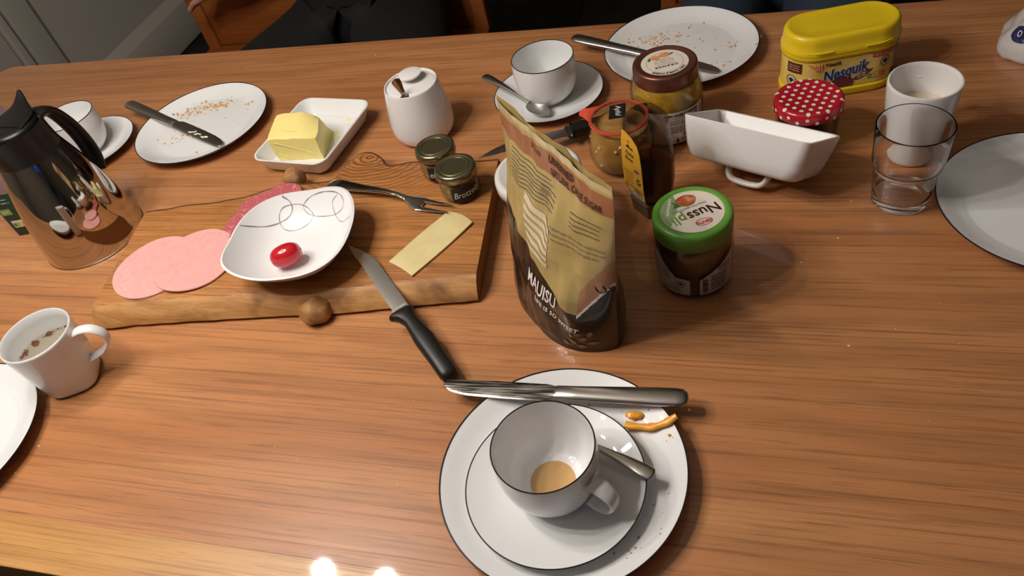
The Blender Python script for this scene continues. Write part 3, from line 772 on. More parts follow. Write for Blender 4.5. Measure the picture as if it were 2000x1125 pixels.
def build_tomato():
    t = thing('cherry_tomato', 'single red oval cherry tomato lying in the white bowl', 'tomato', (-.5230, .5580, BZ+.0075), RAD(28))
    prof = [(0, -.0195), (.004, -.0191), (.009, -.0165), (.0125, -.011), (.0140, -.003), (.0140, .004), (.0125, .011), (.009, .0165), (.004, .0188), (0.0012, .0182), (0, .0180)]
    o = lathe('flesh', crom(prof, 3), M_TOMATO, t, 40); o.rotation_euler = (0, RAD(84), 0); o.location = (0, 0, .0152)
    e = lathe('stem_scar', [(0, 0), (.0016, 0), (.0010, .0006), (0, .0007)], pmat('stem_scar_brown', '#6d5a35', .8), t, 10); e.rotation_euler = (0, RAD(84), 0); e.location = (.0181, 0, .0170)
build_tomato()
def build_fork():
    t = thing('serving_fork', 'two-pronged steel cold-cut fork lying on the wooden board', 'fork')
    L = place(t, (-.5330, .7105, BZ+.0060), (-.3440, .6600, BZ+.0050)); h = .128
    strip('handle', [(0, 0, .0090, .0012, .0010), (.0015, 0, .0102, .0012, .0020), (.02, 0, .0094, .0016, .0020), (.06, 0, .0058, .0045, .0018), (.095, 0, .0036, .0080, .0018), (.115, 0, .0032, .0070, .0018), (h, 0, .0038, .0030, .0015)], M_STEEL2, t, 14, 4.)
    strip('head', [(h-.002, 0, .0040, .0032, .0014), (h+.005, 0, .0075, .0008, .0010), (h+.012, 0, .0112, -.0010, .0009), (h+.020, 0, .0120, -.0018, .0009), (h+.024, 0, .0118, -.0020, .0008)], M_STEEL2, t, 14, 3.)
    for s in (-1, 1):
        strip('prong', [(h+.021, s*.0076, .0042, -.0018, .0009), (h+.034, s*.0074, .0036, -.0022, .0009), (h+.050, s*.0070, .0025, -.0012, .0008), (L, s*.0066, .0006, .0004, .0004)], M_STEEL2, t, 10, 2.5)
build_fork()

# ------------------------------------------------------------------ butter dish
def build_butter_dish():
    rz = RAD(-7.5)
    t = thing('butter_dish', 'white rectangular porcelain butter dish with smears of butter', 'dish', (-.6210, .8440, 0), rz)
    W, D = .1290, .1600; rings = []
    for z, ins, r in ((.002, .020, .010), (0, .018, .012), (.001, .0145, .014), (.008, .009, .016), (.026, .0015, .019), (.0295, 0, .020), (.0305, .0009, .019), (.0300, .0030, .018), (.024, .0065, .015), (.0125, .0140, .012), (.0095, .0165, .010), (.0092, .022, .009), (.0080, .0235, .008), (.0080, .04, .006)):
        rings.append([(x, y, z) for x, y in rrect(W-2*ins, D-2*ins, r, 8)])
    V, F = rings_mesh(rings); mk('body', V, F, M_PORC, t, sharp=45)
    rnd = random.Random(9); smear = pmat('butter_smear', '#e8dc9e', .35)
    for k in range(22):
        x = .020 + .024*rnd.random(); y = -.010 + .068*rnd.random(); r = .0012 + .0034*rnd.random()**2
        o = lathe('butter_flake', [(r, 0), (r*.8, r*.28), (r*.3, r*.4), (0, r*.4)], smear, t, 7); o.location = (x, y, .0081); o.scale = (1.5, .8, .6); o.rotation_euler = (0, 0, rnd.random()*3)
    # butter block
    b = thing('butter_block', 'yellow half-used butter block with a sloped cut top on the white dish', 'butter', (-.6305, .8270, .0083), RAD(2))
    # footprint around its own origin, front = -y
    N = 9; W0, W1 = .040, .0385
    prof_front = [(-.028, 0), (-.0300, .012), (-.0305, .030), (-.0300, .0385), (-.026, .0410)]     # front face then the top, y,z
    prof_top = [(-.015, .0440), (.000, .0485), (.010, .0520), (.0165, .0530), (.0230, .048), (.0290, .034), (.0330, .018), (.0345, 0)]
    pr = prof_front + prof_top; V = []; F = []; M = 18
    for i in range(M+1):
        u = 2*i/M - 1
        for k, (y, z) in enumerate(pr):
            hx = (W0 - .006*(1-z/.05)*(1 if u < 0 else .2)); x = u*hx
            if u > 0: x *= 1 - .42*max(0, min(1, (y+.012)/.036))*(1 if z > .012 else .6)
            else: x *= 1 - .12*max(0, min(1, (y+.012)/.036))
            drop = 1 - ((.10*max(0, u)**2 + .18*max(0, u)**1.6*max(0, (y+.012)/.03) + .05*max(0, -u)**3) if k >= 4 else .03*abs(u)**6)
            n = .0012*mnoise.noise(Vector((x*60, y*60, z*60))) + .0006*mnoise.noise(Vector((x*200, y*90, z*120)))
            V.append((x + n*.6, y + n*(1 if k < 4 else .4) + .004*max(0, u)*(k > 6), max(0, z*drop + (n if z > .005 else 0))))
    m = len(pr)
    for i in range(M):
        for j in range(m-1): F.append((i*m+j, (i+1)*m+j, (i+1)*m+j+1, i*m+j+1))
        F.append((i*m+m-1, (i+1)*m+m-1, (i+1)*m, i*m))
    F.append(tuple(range(m))); F.append(tuple(M*m+j for j in range(m-1, -1, -1)))
    mk('block', V, F, M_BUTTER, b, True, sharp=28)
    for pts in ([(-.03, -.0312, .034), (-.005, -.0315, .026), (.03, -.0310, .012)], [(-.02, -.014, .0455), (.0, -.018, .0440), (.025, -.010, .0430)], [(-.028, -.0308, .015), (-.01, -.0310, .006)]):
        sweep('scrape_ridge', crom(pts, 6), [(.0005, .0005)]*(6*(len(pts)-1)+1), M_BUTTER, b, 6)
build_butter_dish()

def build_dish_lid():
    t = thing('upturned_dish_cover', 'upturned white porcelain butter dish cover resting on its loop handle', 'dish cover')
    l = Vector((.920, -.392, 0)); fr = Vector((0.000, .7310, .0905)); bk = Vector((.0400, .8030, .0455))
    wv = (bk-fr).normalized(); l = (l - wv*l.dot(wv)).normalized(); n = l.cross(wv).normalized()
    c = (fr+bk)/2 - n*.050
    m = Matrix((l, wv, n)).transposed().to_4x4(); m.translation = c + Vector((0, 0, ZT)); t.matrix_world = m
    W, D = .157, .0965; Hh = .050; rings = []
    for z, ins, r in ((0, .020, .014), (.0012, .0135, .016), (.006, .0082, .018), (.016, .0052, .0165), (.034, .0022, .013), (Hh-.001, 0, .011), (Hh, .0010, .0105), (Hh-.0006, .0036, .009), (.034, .0060, .010), (.016, .0095, .013), (.008, .0130, .014), (.0045, .021, .012), (.0042, .03, .010)):
        rings.append([(x, y, z) for x, y in rrect(W-2*ins, D-2*ins, r, 8)])
    V, F = rings_mesh(rings); mk('body', V, F, M_PORC2, t, sharp=50)
    hp = crom([(-.0235, -.004, .003), (-.0245, -.006, -.008), (-.0185, -.0085, -.0165), (-.006, -.0095, -.0185), (.008, -.0095, -.0185), (.0195, -.0085, -.0165), (.0250, -.006, -.008), (.024, -.004, .003)], 5)
    sweep('handle', hp, [(.0036, .0058)]*len(hp), M_PORC2, t, 14, up=(0, 1, 0))
build_dish_lid()

# ------------------------------------------------------------------ sugar pot
def build_sugar_pot():
    t = thing('sugar_pot', 'white rounded porcelain sugar pot with a flat knob on its lid', 'sugar pot', (-.4505, .8670, 0))
    out = crom([(.030, .0005), (.036, .0018), (.0425, .0075), (.0462, .018), (.0465, .032), (.0445, .050), (.0418, .068), (.0395, .0815), (.0388, .0850)], 4)
    inn = crom([(.0380, .0862), (.0366, .0855), (.0360, .0825), (.0360, .0800), (.0385, .06), (.043, .03), (.040, .008), (.02, .004), (0, .004)], 3)
    lathe('body', [(0, .0015), (.029, .0015)] + out + inn, M_PORC2, t, 88)
    n = 240; rings = []; na = RAD(-86)
    for r, z in [(.0001, .0815), (.02, .0815), (.0352, .0815), (.0354, .0835), (.0340, .0845), (.030, .0849), (.020, .0858), (.0001, .0862)]:
        ring = []
        for q in range(n):
            a = 2*pi*q/n; tq = .031*sin(a-na); rm = 1.
            if cos(a-na) > 0 and abs(tq) < .0056: rm = .0305 - sqrt(.0056**2 - tq**2)
            rr = min(r, rm); ring.append((rr*cos(a), rr*sin(a), z))
        rings.append(ring)
    V, F = rings_mesh(rings); lid = mk('lid', V, F, M_PORC2, t, True, sharp=30)
    k = lathe('knob', [(.006, .0855), (.0066, .0905), (.0150, .0925), (.0168, .0945), (.0165, .0962), (.0140, .0970), (0, .0972)], M_PORC2, lid, 48); k.location = (-.0005, .0085, 0)
    s = thing('sugar_spoon', 'small steel spoon sticking out of the sugar pot lid', 'spoon'); L = place(s, (-.4445, .8400, .0560), (-.4535, .8328, .1130), RAD(80))
    strip('handle', [(0, 0, .0022, 0, .0010), (L*.45, 0, .0026, 0, .0010), (L*.7, 0, .0045, .0010, .0010), (L*.85, 0, .0064, .0016, .0009), (L*.96, 0, .0062, .0012, .0008), (L, 0, .0025, .0010, .0005)], M_STEEL2, s, 14, 2.3)
build_sugar_pot()

# ------------------------------------------------------------------ sugar pouch
def build_pouch():
    t = thing('sugar_pouch', 'upright tan and dark brown raw sugar pouch with white lettering, open at the top', 'pouch', (-.174, .548, 0))
    ax = Vector((.68, -.733, 0)); nn = Vector((-.733, -.68, 0)); HH = .21
    def itp(x, xs, ys):
        for x0, x1, y0, y1 in zip(xs, xs[1:], ys, ys[1:]):
            if x <= x1: return y0 + (y1-y0)*max(0, (x-x0)/(x1-x0))
        return ys[-1]
    def surf(u, v, front=True, off=0.):
        C = Vector((-.002, -.003, 0)) + Vector((.005, .011, 0))*v
        hw = .086 + .014*min(1, max(v, 0)*1.15)**1.2
        D = itp(v, [0, .15, .3, .5, .7, .85, 1], [.050, .047, .042, .034, .020, .009, .004] if front else [.034, .034, .030, .020, .008, .001, -.001])
        k = max(0, 1-abs(u)**3.0)**.72
        wr = .0036*mnoise.noise(Vector((u*2.2, v*3.2, 3 if front else 9))) + .0022*mnoise.noise(Vector((u*5, v*6, 1))) + .0010*(.5-abs(mnoise.noise(Vector((u*4+v*5, v*4-u*3, 7)))))*2
        crease = 0
        if front:
            crease = .006*math.exp(-((u-.62+.35*(v-.26))/.10)**2)*max(0, 1-abs(v-.34)/.22) - .005*math.exp(-((u-.55)/.16)**2 - ((v-.5)/.10)**2) - .004*math.exp(-((u-.08)/.10)**2 - ((v-.62)/.16)**2)
        d = D*k + (wr + crease)*min(1, k*1.6)*(1 if v > .04 else .3)
        s = 1 if front else -1
        zz = HH*v + (.004 if not front and v > .97 else 0)
        if v < .12: zz += .004*(1-v/.12)*max(0, mnoise.noise(Vector((u*3, 5, 0))))*k
        p = C + ax*hw*u + nn*(d*s + off*s); p.z = max(0.0003, zz); return tuple(p)
    cols = dict(tan=pmat('pouch_tan_film', '#a9925c', .34, coat=.3), dark=pmat('pouch_dark_brown', '#2b1d15', .28, coat=.4), band=pmat('pouch_rust_band', '#93603f', .34, coat=.3),
                clear=pmat('pouch_pale_film', '#b8a67c', .2, coat=.5), side=pmat('pouch_side_brown', '#a3714f', .34, coat=.3), white=M_WHITE)
    names = ['tan', 'dark', 'band', 'clear', 'side', 'white']
    def zone(u, v):
        zb = .43 - .20*(u+.1) if u < .74 else .262
        if u < .74:
            if v < zb: return 1
        else:
            s = .235 + (u-.74)*.85
            if v < s: return 1
            if v < s + .022: return 5
            if v < s + .17: return 4
        b = .005*sin(u*5)
        if v > .972: return 3
        if .862 + b < v < .962 + b - .02*max(0, -u): return 2
        if v > .955: return 0
        return 0
    nu, nv = 170, 220
    for front in (True, False):
        V = []; F = []; fm = []
        for i in range(nu+1):
            for j in range(nv+1): V.append(surf(-1 + 2*i/nu, j/nv, front))
        for i in range(nu):
            for j in range(nv):
                a = i*(nv+1)+j; F.append((a, a+nv+1, a+nv+2, a+1)); u = -1+2*(i+.5)/nu; v = (j+.5)/nv
                fm.append(zone(u, v) if front else (1 if v < .4 else 0))
        if front: # bottom gusset joins both panels
            k = len(V)
            for i in range(nu+1): V.append(surf(-1+2*i/nu, 0, False))
            for i in range(nu): F.append((i*(nv+1), k+i, k+i+1, (i+1)*(nv+1))); fm.append(1)
        o = mk('front_panel' if front else 'back_panel', V, F, [cols[n] for n in names], t, True, fm, sharp=75)
        if front: fp = o
    sm = lambda u0, v0: (lambda x, y: surf(u0 + x/.098, v0 + y/HH, True, .0009))
    w_ = M_WHITE; k_ = M_INK
    text_on('MAUISU', .0230, sm(.185, .285), w_, fp, 0, 0, RAD(-5), bold=.0004, space=.98, sx=.72)
    text_on('LIFE IS SO SWEET', .0080, sm(.43, .185), w_, fp, 0, 0, RAD(-12), bold=.0002, space=1.1)
    text_on('UNREFINED', .0098, sm(.27, .935), k_, fp, 0, 0, 0, sx=.8, bold=.0002)
    text_on('NATURAL CANE SUGAR', .0098, sm(.50, .888), k_, fp, 0, 0, 0, sx=.72, bold=.0001)
    text_on('BROWN', .0075, sm(-.18, .925), k_, fp, 0, 0, 0, sx=.7)
    for i, s in enumerate(('of refined sugar because of its unique flavour', 'will enhance the aroma of your espresso and', 'ever tasted. Seal the stock tightly after')):
        text_on(s, .0044, sm(.60, .665 - .026*i), M_INKB, fp, 0, 0, 0, sx=.86, name='small_print')
    lines_on('small_print', .050, .088, [.166, .161, .156, .151], .0012, lambda x, y: surf(x/.098, y/HH, True, .0009), M_INKB, fp, 14)
    lines_on('small_print', -.062, .020, [.148, .152, .156, .160, .164, .168, .172, .176], .0011, lambda x, y: surf(x/.098, y/HH, True, .0009), M_INKB, fp, 4)
    lines_on('small_print', -.002, .026, [.152, .157, .162, .167], .0011, lambda x, y: surf(x/.098, y/HH, True, .0009), M_INKB, fp, 7)
    lines_on('small_print', -.012, .006, [.030, .034, .038, .042, .046], .0008, lambda x, y: surf(x/.098, y/HH, True, .0009), pmat('faint_print', '#8b7c6d', .6), fp, 6)
    # pale table of values with stripes
    for i in range(6):
        v0 = .655 - .036*i
        patch('value_stripe', lambda u, v: surf(u, v - .10*(u+.2), True, .0007), -.30 + .03*i, .26, v0, v0+(.022 if i else .030), 16, 2, pmat('stripe_pale', '#c9b99c', .4), fp)
    for (u, v, r, s) in ((.80, .10, .9, 8), (.70, .07, 2.4, 9), (.88, .075, .3, 9), (.62, .05, 2.9, 8), (.78, .045, .1, 9), (.86, .14, 1.3, 7), (.68, .115, 1.9, 6), (.75, .13, .6, 6)):
        lf = pmat('leaf_print', '#8a6044', .45); L = s*.0012
        q = [(L*(i/8-.5), .26*L*sin(pi*i/8)) for i in range(9)] + [(L*(i/8-.5), -.26*L*sin(pi*i/8)) for i in range(7, 0, -1)]
        shape_on('leaf_print', [(u + (x*cos(r)-y*sin(r))/.098, v + (x*sin(r)+y*cos(r))/HH) for x, y in q], lambda a, b: surf(a, b, True, .0009), lf, fp)
    text_on('Un', .013, lambda x, y: surf(.955 + x/.098, .44 + y/HH, True, .0009), k_, fp, 0, 0, RAD(20))
build_pouch()

# ------------------------------------------------------------------ jars
def jar_shell(outer, th=.0022, bottom=.004):
    inn = [(max(r-th, .0001), z) for r, z in reversed(outer) if z > bottom + .001]
    return [(0, outer[0][1])] + outer + inn + [(inn[-1][0]*.96, bottom), (0, bottom)]
def content_prof(outer, th, bottom, level):
    pts = [(max(r-th, .0005), z) for r, z in outer if bottom < z < level]
    R = prof_r([(r-th, z) for r, z in outer])
    return [(0, bottom), (R(bottom)*.97, bottom)] + pts + [(R(level), level), (0, level + .0008)]

def build_nut_spread():
    t = thing('nut_spread_jar', 'brown nut spread jar with a green screw lid and hazelnut label', 'jar', (-.0470, .5895, 0))
    o = crom([(.0330, .0003), (.0365, .0022), (.0385, .007), (.0398, .016), (.0406, .034), (.0412, .052), (.0412, .060), (.0402, .0675), (.0385, .072), (.0368, .0745), (.0365, .0765)], 4)
    lathe('glass', jar_shell(o, .0018, .0032), M_GLASSJ, t, 88)
    lathe('nut_cream', content_prof(o, .0024, .0045, .0700), M_NUTS, t, 72)
    lp = [(.0363, .0720), (.0403, .0720), (.0408, .0730), (.0408, .0880), (.0402, .0912), (.0385, .0930), (.0350, .0936), (.0330, .0930), (.0322, .0926), (0, .0926)]
    lid = lathe('lid', lp, M_GREEN, t, 160, ribs=(.0745, .0870, .008), sharp=60)
    fl = flat(.0929, RAD(207))
    cream = pmat('cream_print', '#ddd3c4', .4)
    lb = shape_on('lid_label', ell(0, 0, .0318, .0318, 64), fl, cream, lid)
    fl2 = flat(.0931, RAD(207)); fl3 = flat(.0933, RAD(207))
    gp = pmat('sage_print', '#8aa070', .4)
    # sage swoosh on the reader's right-hand side (towards the bottom edge of the print)
    sw = [(.0316*cos(a), .0316*sin(a)) for a in [RAD(-75 + 100*i/20) for i in range(21)]] + [(.0225, .005), (.016, -.004), (.011, -.012), (.0085, -.020)]
    shape_on('swoosh_print', sw, fl2, gp, lb)
    text_on('Nuss', .0185, fl3, pmat('dark_brown_print', '#3a1c14', .4), lb, -.0100, .0048, RAD(6), sx=.92, bold=.0003)
    text_on('pli', .0185, fl3, pmat('leaf_green_print', '#6c8f3d', .4), lb, .0165, .0066, RAD(6), sx=.92, bold=.0003)
    text_on('Nuss-Nougat-Creme', .0044, fl3, M_INKB, lb, .0010, -.0060, RAD(4))
    zr = pmat('red_print', '#c23a45', .4)
    ringo = ell(-.004, .0195, .0088, .0050, 40); ringi = ell(-.004, .0195, .0083, .0045, 40)
    V = [fl3(*p) for p in ringo + ringi]; F = [(i, (i+1) % 40, 40+(i+1) % 40, 40+i) for i in range(40)]
    me = bpy.data.meshes.new('brand_oval'); me.from_pydata(V, [], F); me.materials.append(zr); new_obj('brand_oval', me, lb)
    text_on('ZENTIS', .0052, fl3, zr, lb, -.004, .0195, 0, bold=.0002)
    text_on('OHNE PALMÖL', .0040, fl3, M_WHITE, lb, .0195, -.0150, RAD(62), bold=.0002)
    nut = mottled('hazelnut_print', [(.3, '#8b3c20'), (.55, '#b9643c'), (.75, '#d99a70')], 130, .35)
    h = shape_on('hazelnut_print', [(.0105*cos(a)*(1-.08*sin(3*a)), .0085*sin(a)) for a in [2*pi*i/32 for i in range(32)]], lambda u, v: fl3(u-.0005, v-.0175), nut, lb)
    shape_on('leaf_print', [(.0095, -.0165), (.0140, -.0215), (.0130, -.0150), (.0160, -.0110), (.0110, -.0115), (.0070, -.0110)], fl3, pmat('dark_leaf_print', '#3f6a35', .5), lb)
    # paper labels round the jar
    R = lambda z: prof_r(o)(z) + .0004; R2 = lambda z: prof_r(o)(z) + .0008
    lab = pmat('lilac_label', '#c2b3ab', .5)
    f1 = cyl(R, RAD(-80)); f2 = cyl(R2, RAD(-80))
    # right-hand label with the barcode: starts at the seam, its top edge rising to the right
    def m1(u, v): return v < .036 + .55*u
    r1 = patch('back_label', f1, .0015, .046, .009, .062, 40, 44, lab, t, lambda u, v: v < .032 + .62*max(0, u))
    barcode_on(.0045, .0100, .0120, .0330, f2, M_INK, r1, 3, vertical=False)
    lines_on('small_print', .0135, .034, [.014+.0026*i for i in range(9)], .0012, f2, M_INKB, r1, 5)
    lines_on('small_print', .022, .040, [.040, .0428, .0456], .0012, f2, M_INKB, r1, 6)
    r2 = patch('front_label', f1, -.052, -.0085, .009, .062, 44, 44, lab, t, lambda u, v: v < .0335 + 1.1*max(0, -u-.024)**1.0 + .05*max(0, -u-.0085))
    ringshape('seal', -.0185, .0262, .0040, .0047, f2, M_INK, r2)
    shape_on('seal', [(-.0185 + .0022*cos(a)*(1+.3*sin(3*a)), .0262 + .0018*sin(a)) for a in [2*pi*i/14 for i in range(14)]], f2, M_INK, r2)
    shape_on('swoosh_print', [(-.040, .0095), (-.0195, .0095), (-.0180, .0150), (-.0200, .0195), (-.0225, .0222), (-.030, .0195), (-.040, .0175)], f2, gp, r2)
    text_on('li', .020, f2, pmat('leaf_green_print', '#6c8f3d', .4), r2, -.0345, .0345, 0, sx=.9)
build_nut_spread()

def build_marmalade():
    t = thing('marmalade_jar', 'orange marmalade jar with a copper-coloured lid and white label', 'jar', (-.0965, .8580, 0))
    o = crom([(.036, .0003), (.041, .003), (.0452, .010), (.0462, .022), (.0462, .055), (.0458, .068), (.0440, .078), (.0405, .0845), (.0370, .0870), (.0362, .0900)], 4)
    lathe('glass', jar_shell(o, .002, .004), M_GLASSJ, t, 88)
    lathe('marmalade', content_prof(o, .0027, .005, .0840), M_JAM, t, 64)
    rnd = random.Random(4); pl = pmat('peel_shred', '#c9b548', .3)
    for k in range(16):
        az = RAD(-150 + 130*rnd.random()); z = .050 + .028*rnd.random(); r = prof_r(o)(z) - .0045
        p = []
        for i in range(5):
            a2 = az + (i-2)*.07; p.append((r*cos(a2), r*sin(a2), z + (i-2)*.0022*rnd.choice((-1, 1, .3)) + .001*sin(i)))
        sweep('peel_shred', crom(p, 3), [(.0016, .0012)]*13, pl, t, 6)
    lid = lathe('lid', [(.0362, .0830), (.0400, .0830), (.0405, .0838), (.0405, .0985), (.0398, .1012), (.0380, .1025), (.0352, .1025), (.0335, .1010), (0, .1010)], M_COPPER, t, 96, sharp=50)
    rot = RAD(200); f1, f2 = flat(.1012, rot), flat(.1014, rot)
    lb = shape_on('lid_label', ell(0, 0, .0295, .0295, 60), f1, pmat('cream_print', '#ddd3c4', .4), lid)
    ringshape('ring_print', 0, 0, .0225, .0229, f2, M_INKB, lb, 60)
    text_on('ORANGE', .0062, f2, M_INK, lb, 0, .0090, 0, bold=.0002, space=1.25)
    for i in range(4): text_on(('Fruchtaufstrich', 'mit Orangen und', 'feiner Schale und', 'Fruchtfleisch')[i], .0036, f2, M_INKB, lb, 0, .0040-.0040*i, 0)
    arc = lambda u, v: f2((.0260+v)*cos(pi/2 - u/.026), (.0260+v)*sin(pi/2 - u/.026))
    text_on('DEN GAMLE FABRIK', .0052, arc, M_INK, lb, 0, 0, 0, bold=.0002)
    org = mottled('orange_fruit_print', [(.3, '#d9762f'), (.6, '#e59a58'), (.8, '#c8512c')], 160, .4)
    shape_on('orange_print', ell(-.004, -.0165, .0070, .0048, 24), f2, org, lb); shape_on('orange_print', ell(.0085, -.0140, .0060, .0050, 24), f2, org, lb)
    lf = pmat('dark_leaf_print', '#3f6a35', .5)
    shape_on('leaf_print', ell(.0165, -.0120, .0042, .0017, 14, 1.2), f2, lf, lb); shape_on('leaf_print', ell(-.0125, -.0165, .0036, .0014, 14, .4), f2, lf, lb)
    R = lambda z: prof_r(o)(z) + .0004; R2 = lambda z: prof_r(o)(z) + .0008
    g1, g2 = cyl(R, RAD(-60)), cyl(R2, RAD(-60))
    pl = patch('paper_label', g1, -.060, .034, .0080, .0560, 60, 8, M_PAPER, t)
    text_on('DEN GAMLE FABRIK', .0056, g2, M_INK, pl, -.0005, .0515, 0, bold=.0002, sx=.92)
    text_on('FRUCHTAUFSTRICH ORANGE', .0036, g2, M_INK, pl, .0005, .0470, 0, sx=.95)
    lines_on('small_print', -.022, .0165, [.0432, .0405, .0378, .0340, .0313, .0286, .0259], .0013, g2, M_INKB, pl, 3)
    text_on('380g', .0072, g2, M_INK, pl, .006, .0215, 0, bold=.0002)
    barcode_on(.0190, .0320, .0300, .0530, g2, M_INKB, pl, 8, vertical=False)
    barcode_on(-.021, -.016, .0090, .0190, g2, M_INKB, pl, 9, vertical=False)
    shape_on('bottle_print', [(-.0095, .0100), (-.0058, .0100), (-.0058, .0140), (-.0068, .0155), (-.0070, .0180), (-.0083, .0180), (-.0085, .0155), (-.0095, .0140)], g2, M_INK, pl)
    lines_on('small_print', -.0035, .0120, [.0105, .0130, .0155], .0012, g2, M_INK, pl, 9)
build_marmalade()

def build_weck():
    t = thing('apple_sauce_jar', 'apple sauce preserving jar with a glass lid and red rubber ring', 'jar', (-.1490, .7900, 0))
    o = crom([(.026, .0003), (.033, .003), (.0385, .010), (.0412, .020), (.0418, .032), (.0405, .046), (.0378, .057), (.0358, .063), (.0362, .0675)], 4)
    lathe('glass', jar_shell(o, .0022, .004), M_GLASSJ, t, 80)
    lathe('apple_sauce', content_prof(o, .0029, .005, .058), M_APPLE, t, 64)
    rnd = random.Random(3); ap = pmat('apple_chunk', '#d8b070', .4)
    for k in range(14):
        az = RAD(-170 + 150*rnd.random()); z = .018 + .034*rnd.random(); r = prof_r(o)(z) - .0042
        e = lathe('apple_chunk', [(0, -.002), (.0028, -.0012), (.0034, .0006), (.0018, .002), (0, .0021)], ap, t, 7); e.location = (r*cos(az), r*sin(az), z); e.scale = (1.1, .8, .8 + rnd.random()); e.rotation_euler = (rnd.random(), rnd.random(), rnd.random()*3)
    rg = lathe('rubber_ring', [(.0338, .0680), (.0372, .0680), (.0376, .0690), (.0372, .0704), (.0338, .0704)], M_RUBBER, t, 80, loop=True)
    ta = RAD(164)
    V = []; rings = []
    for z in (.0682, .0702):
        rings.append([(x*cos(ta)-y*sin(ta), x*sin(ta)+y*cos(ta), z) for x, y in [(.034, .016), (.040, .012), (.045, .0085), (.050, .0075), (.0525, .004), (.0530, 0), (.0525, -.004), (.050, -.0075), (.045, -.0085), (.040, -.012), (.034, -.016)]])
    V, F = rings_mesh(rings); mk('pull_tab', V, F, M_RUBBER, rg)
    lathe('glass_lid', [(0, .0745), (.0290, .0745), (.0300, .0706), (.0366, .0706), (.0374, .0722), (.0374, .0780), (.0360, .0800), (.0335, .0806), (.0312, .0796), (.0295, .0788), (0, .0788)], M_GLASSJ, t, 80)
    fl = flat(.0793, RAD(0)); fl2 = flat(.0796, 0)
    q = [(-.0142, .0080), (.0100, .0150), (.0150, -.0230), (-.0110, -.0285)]
    lb = shape_on('chalk_label', [(.8*x, .8*y + .004) for x, y in q], fl, M_CHALKB, t)
    text_on('Apfel', .0100, fl2, M_CHALK, lb, .0005, -.001, RAD(-82), shear=.2)
build_weck()

def build_white_lid_jar():
    t = thing('spread_jar', 'jar of pale meat spread with a white lid, behind the sugar pouch', 'jar', (-.2250, .6650, 0))
    o = crom([(.037, .0003), (.042, .0025), (.0448, .008), (.0456, .03), (.0466, .060), (.0470, .072), (.0460, .0760)], 4)
    lathe('glass', jar_shell(o, .002, .004), M_GLASSJ, t, 80)
    lathe('spread', content_prof(o, .0027, .005, .066), M_SPREAD, t, 64)
    lathe('lid', [(.0462, .0740), (.0500, .0740), (.0510, .0748), (.0512, .0830), (.0505, .0872), (.0480, .0895), (.0440, .0895), (.0425, .0882), (.0330, .0882), (.0318, .0876), (0, .0876)], pmat('white_lid_enamel', '#d3d0cb', .25, coat=.4), t, 96, sharp=50)
build_white_lid_jar()

def build_red_jar():
    t = thing('dark_jam_jar', 'dark jam jar with a red lid covered in white polka dots', 'jar', (.0745, .8285, 0))
    o = crom([(.030, .0003), (.034, .003), (.0362, .009), (.0368, .03), (.0365, .045), (.0370, .0495)], 4)
    lathe('glass', jar_shell(o, .002, .004), M_GLASSJ, t, 64)
    lathe('jam', content_prof(o, .0026, .005, .046), M_DARKJAM, t, 56)
    lid = lathe('lid', [(.0372, .0485), (.0402, .0485), (.0406, .0495), (.0404, .0575), (.0394, .0605), (.0375, .0620), (.0350, .0625), (.0335, .0620), (0, .0618)], M_RED, t, 96, sharp=50)
    dots = M_WHITE; V = []; F = []
    def dot(fn, u, v, r):
        k = len(V); V.append(fn(u, v))
        for i in range(14): V.append(fn(u + r*cos(2*pi*i/14), v + r*sin(2*pi*i/14)))
        for i in range(14): F.append((k, k+1+i, k+1+(i+1) % 14))
    rot = RAD(14)
    def topf(u, v):
        x, y = u*cos(rot)-v*sin(rot), u*sin(rot)+v*cos(rot); r = math.hypot(x, y)
        z = .0622 if r < .0335 else (.0628 if r < .0372 else .0628-(r-.0372)*.9)
        return (x, y, z)
    for i in range(-5, 6):
        for j in range(-6, 7):
            u = i*.0110 + (.0055 if j % 2 else 0); v = j*.0088
            if math.hypot(u, v) < .0378: dot(topf, u, v, .0025)
    cf = cyl(.0409, 0)
    for i in range(23): dot(cf, i*2*pi*.0409/23, .0538 + (.0022 if i % 2 else -.0022), .0022)
    me = bpy.data.meshes.new('polka_dots'); me.from_pydata([tuple(p) for p in V], [], F); me.materials.append(dots); new_obj('polka_dots', me, lid)
build_red_jar()

def spice_jar(loc, label, az, word, level, blackw):
    t = thing('spice_jar', label, 'jar', loc)
    o = crom([(.0200, .0003), (.0232, .002), (.0250, .005), (.0254, .010), (.0254, .025), (.0246, .029), (.0225, .0325), (.0222, .0350)], 4)
    lathe('glass', jar_shell(o, .0016, .003), M_GLASSJ, t, 64)
    lathe('spice', content_prof(o, .0021, .0038, level), M_SPICE, t, 48)
    lathe('lid', [(.0222, .0330), (.0262, .0330), (.0268, .0338), (.0266, .0395), (.0258, .0425), (.0240, .0436), (.0215, .0436), (.0195, .0428), (.0185, .0434), (.0172, .0434), (.0165, .0426), (0, .0425)], M_BRASS, t, 80, sharp=45)
    f1, f2 = cyl(.0258, RAD(az)), cyl(.0261, RAD(az))
    lb = patch('chalk_label', f1, -blackw/2, blackw/2, .0045, .0265, 28, 2, M_CHALKB, t)
    text_on(word, .0128, f2, M_CHALK, lb, -blackw/2+.0025, .0150, RAD(4), align='LEFT', shear=.25, sx=.8)
spice_jar((-.3405, .6975, BZ), 'small glass spice jar with a brass lid and chalk label in front of its twin', -56, 'Brotzeit', .018, .036)
spice_jar((-.3800, .7395, BZ), 'small glass spice jar with a brass lid, partly hidden behind its twin', -75, 'er', .026, .030)

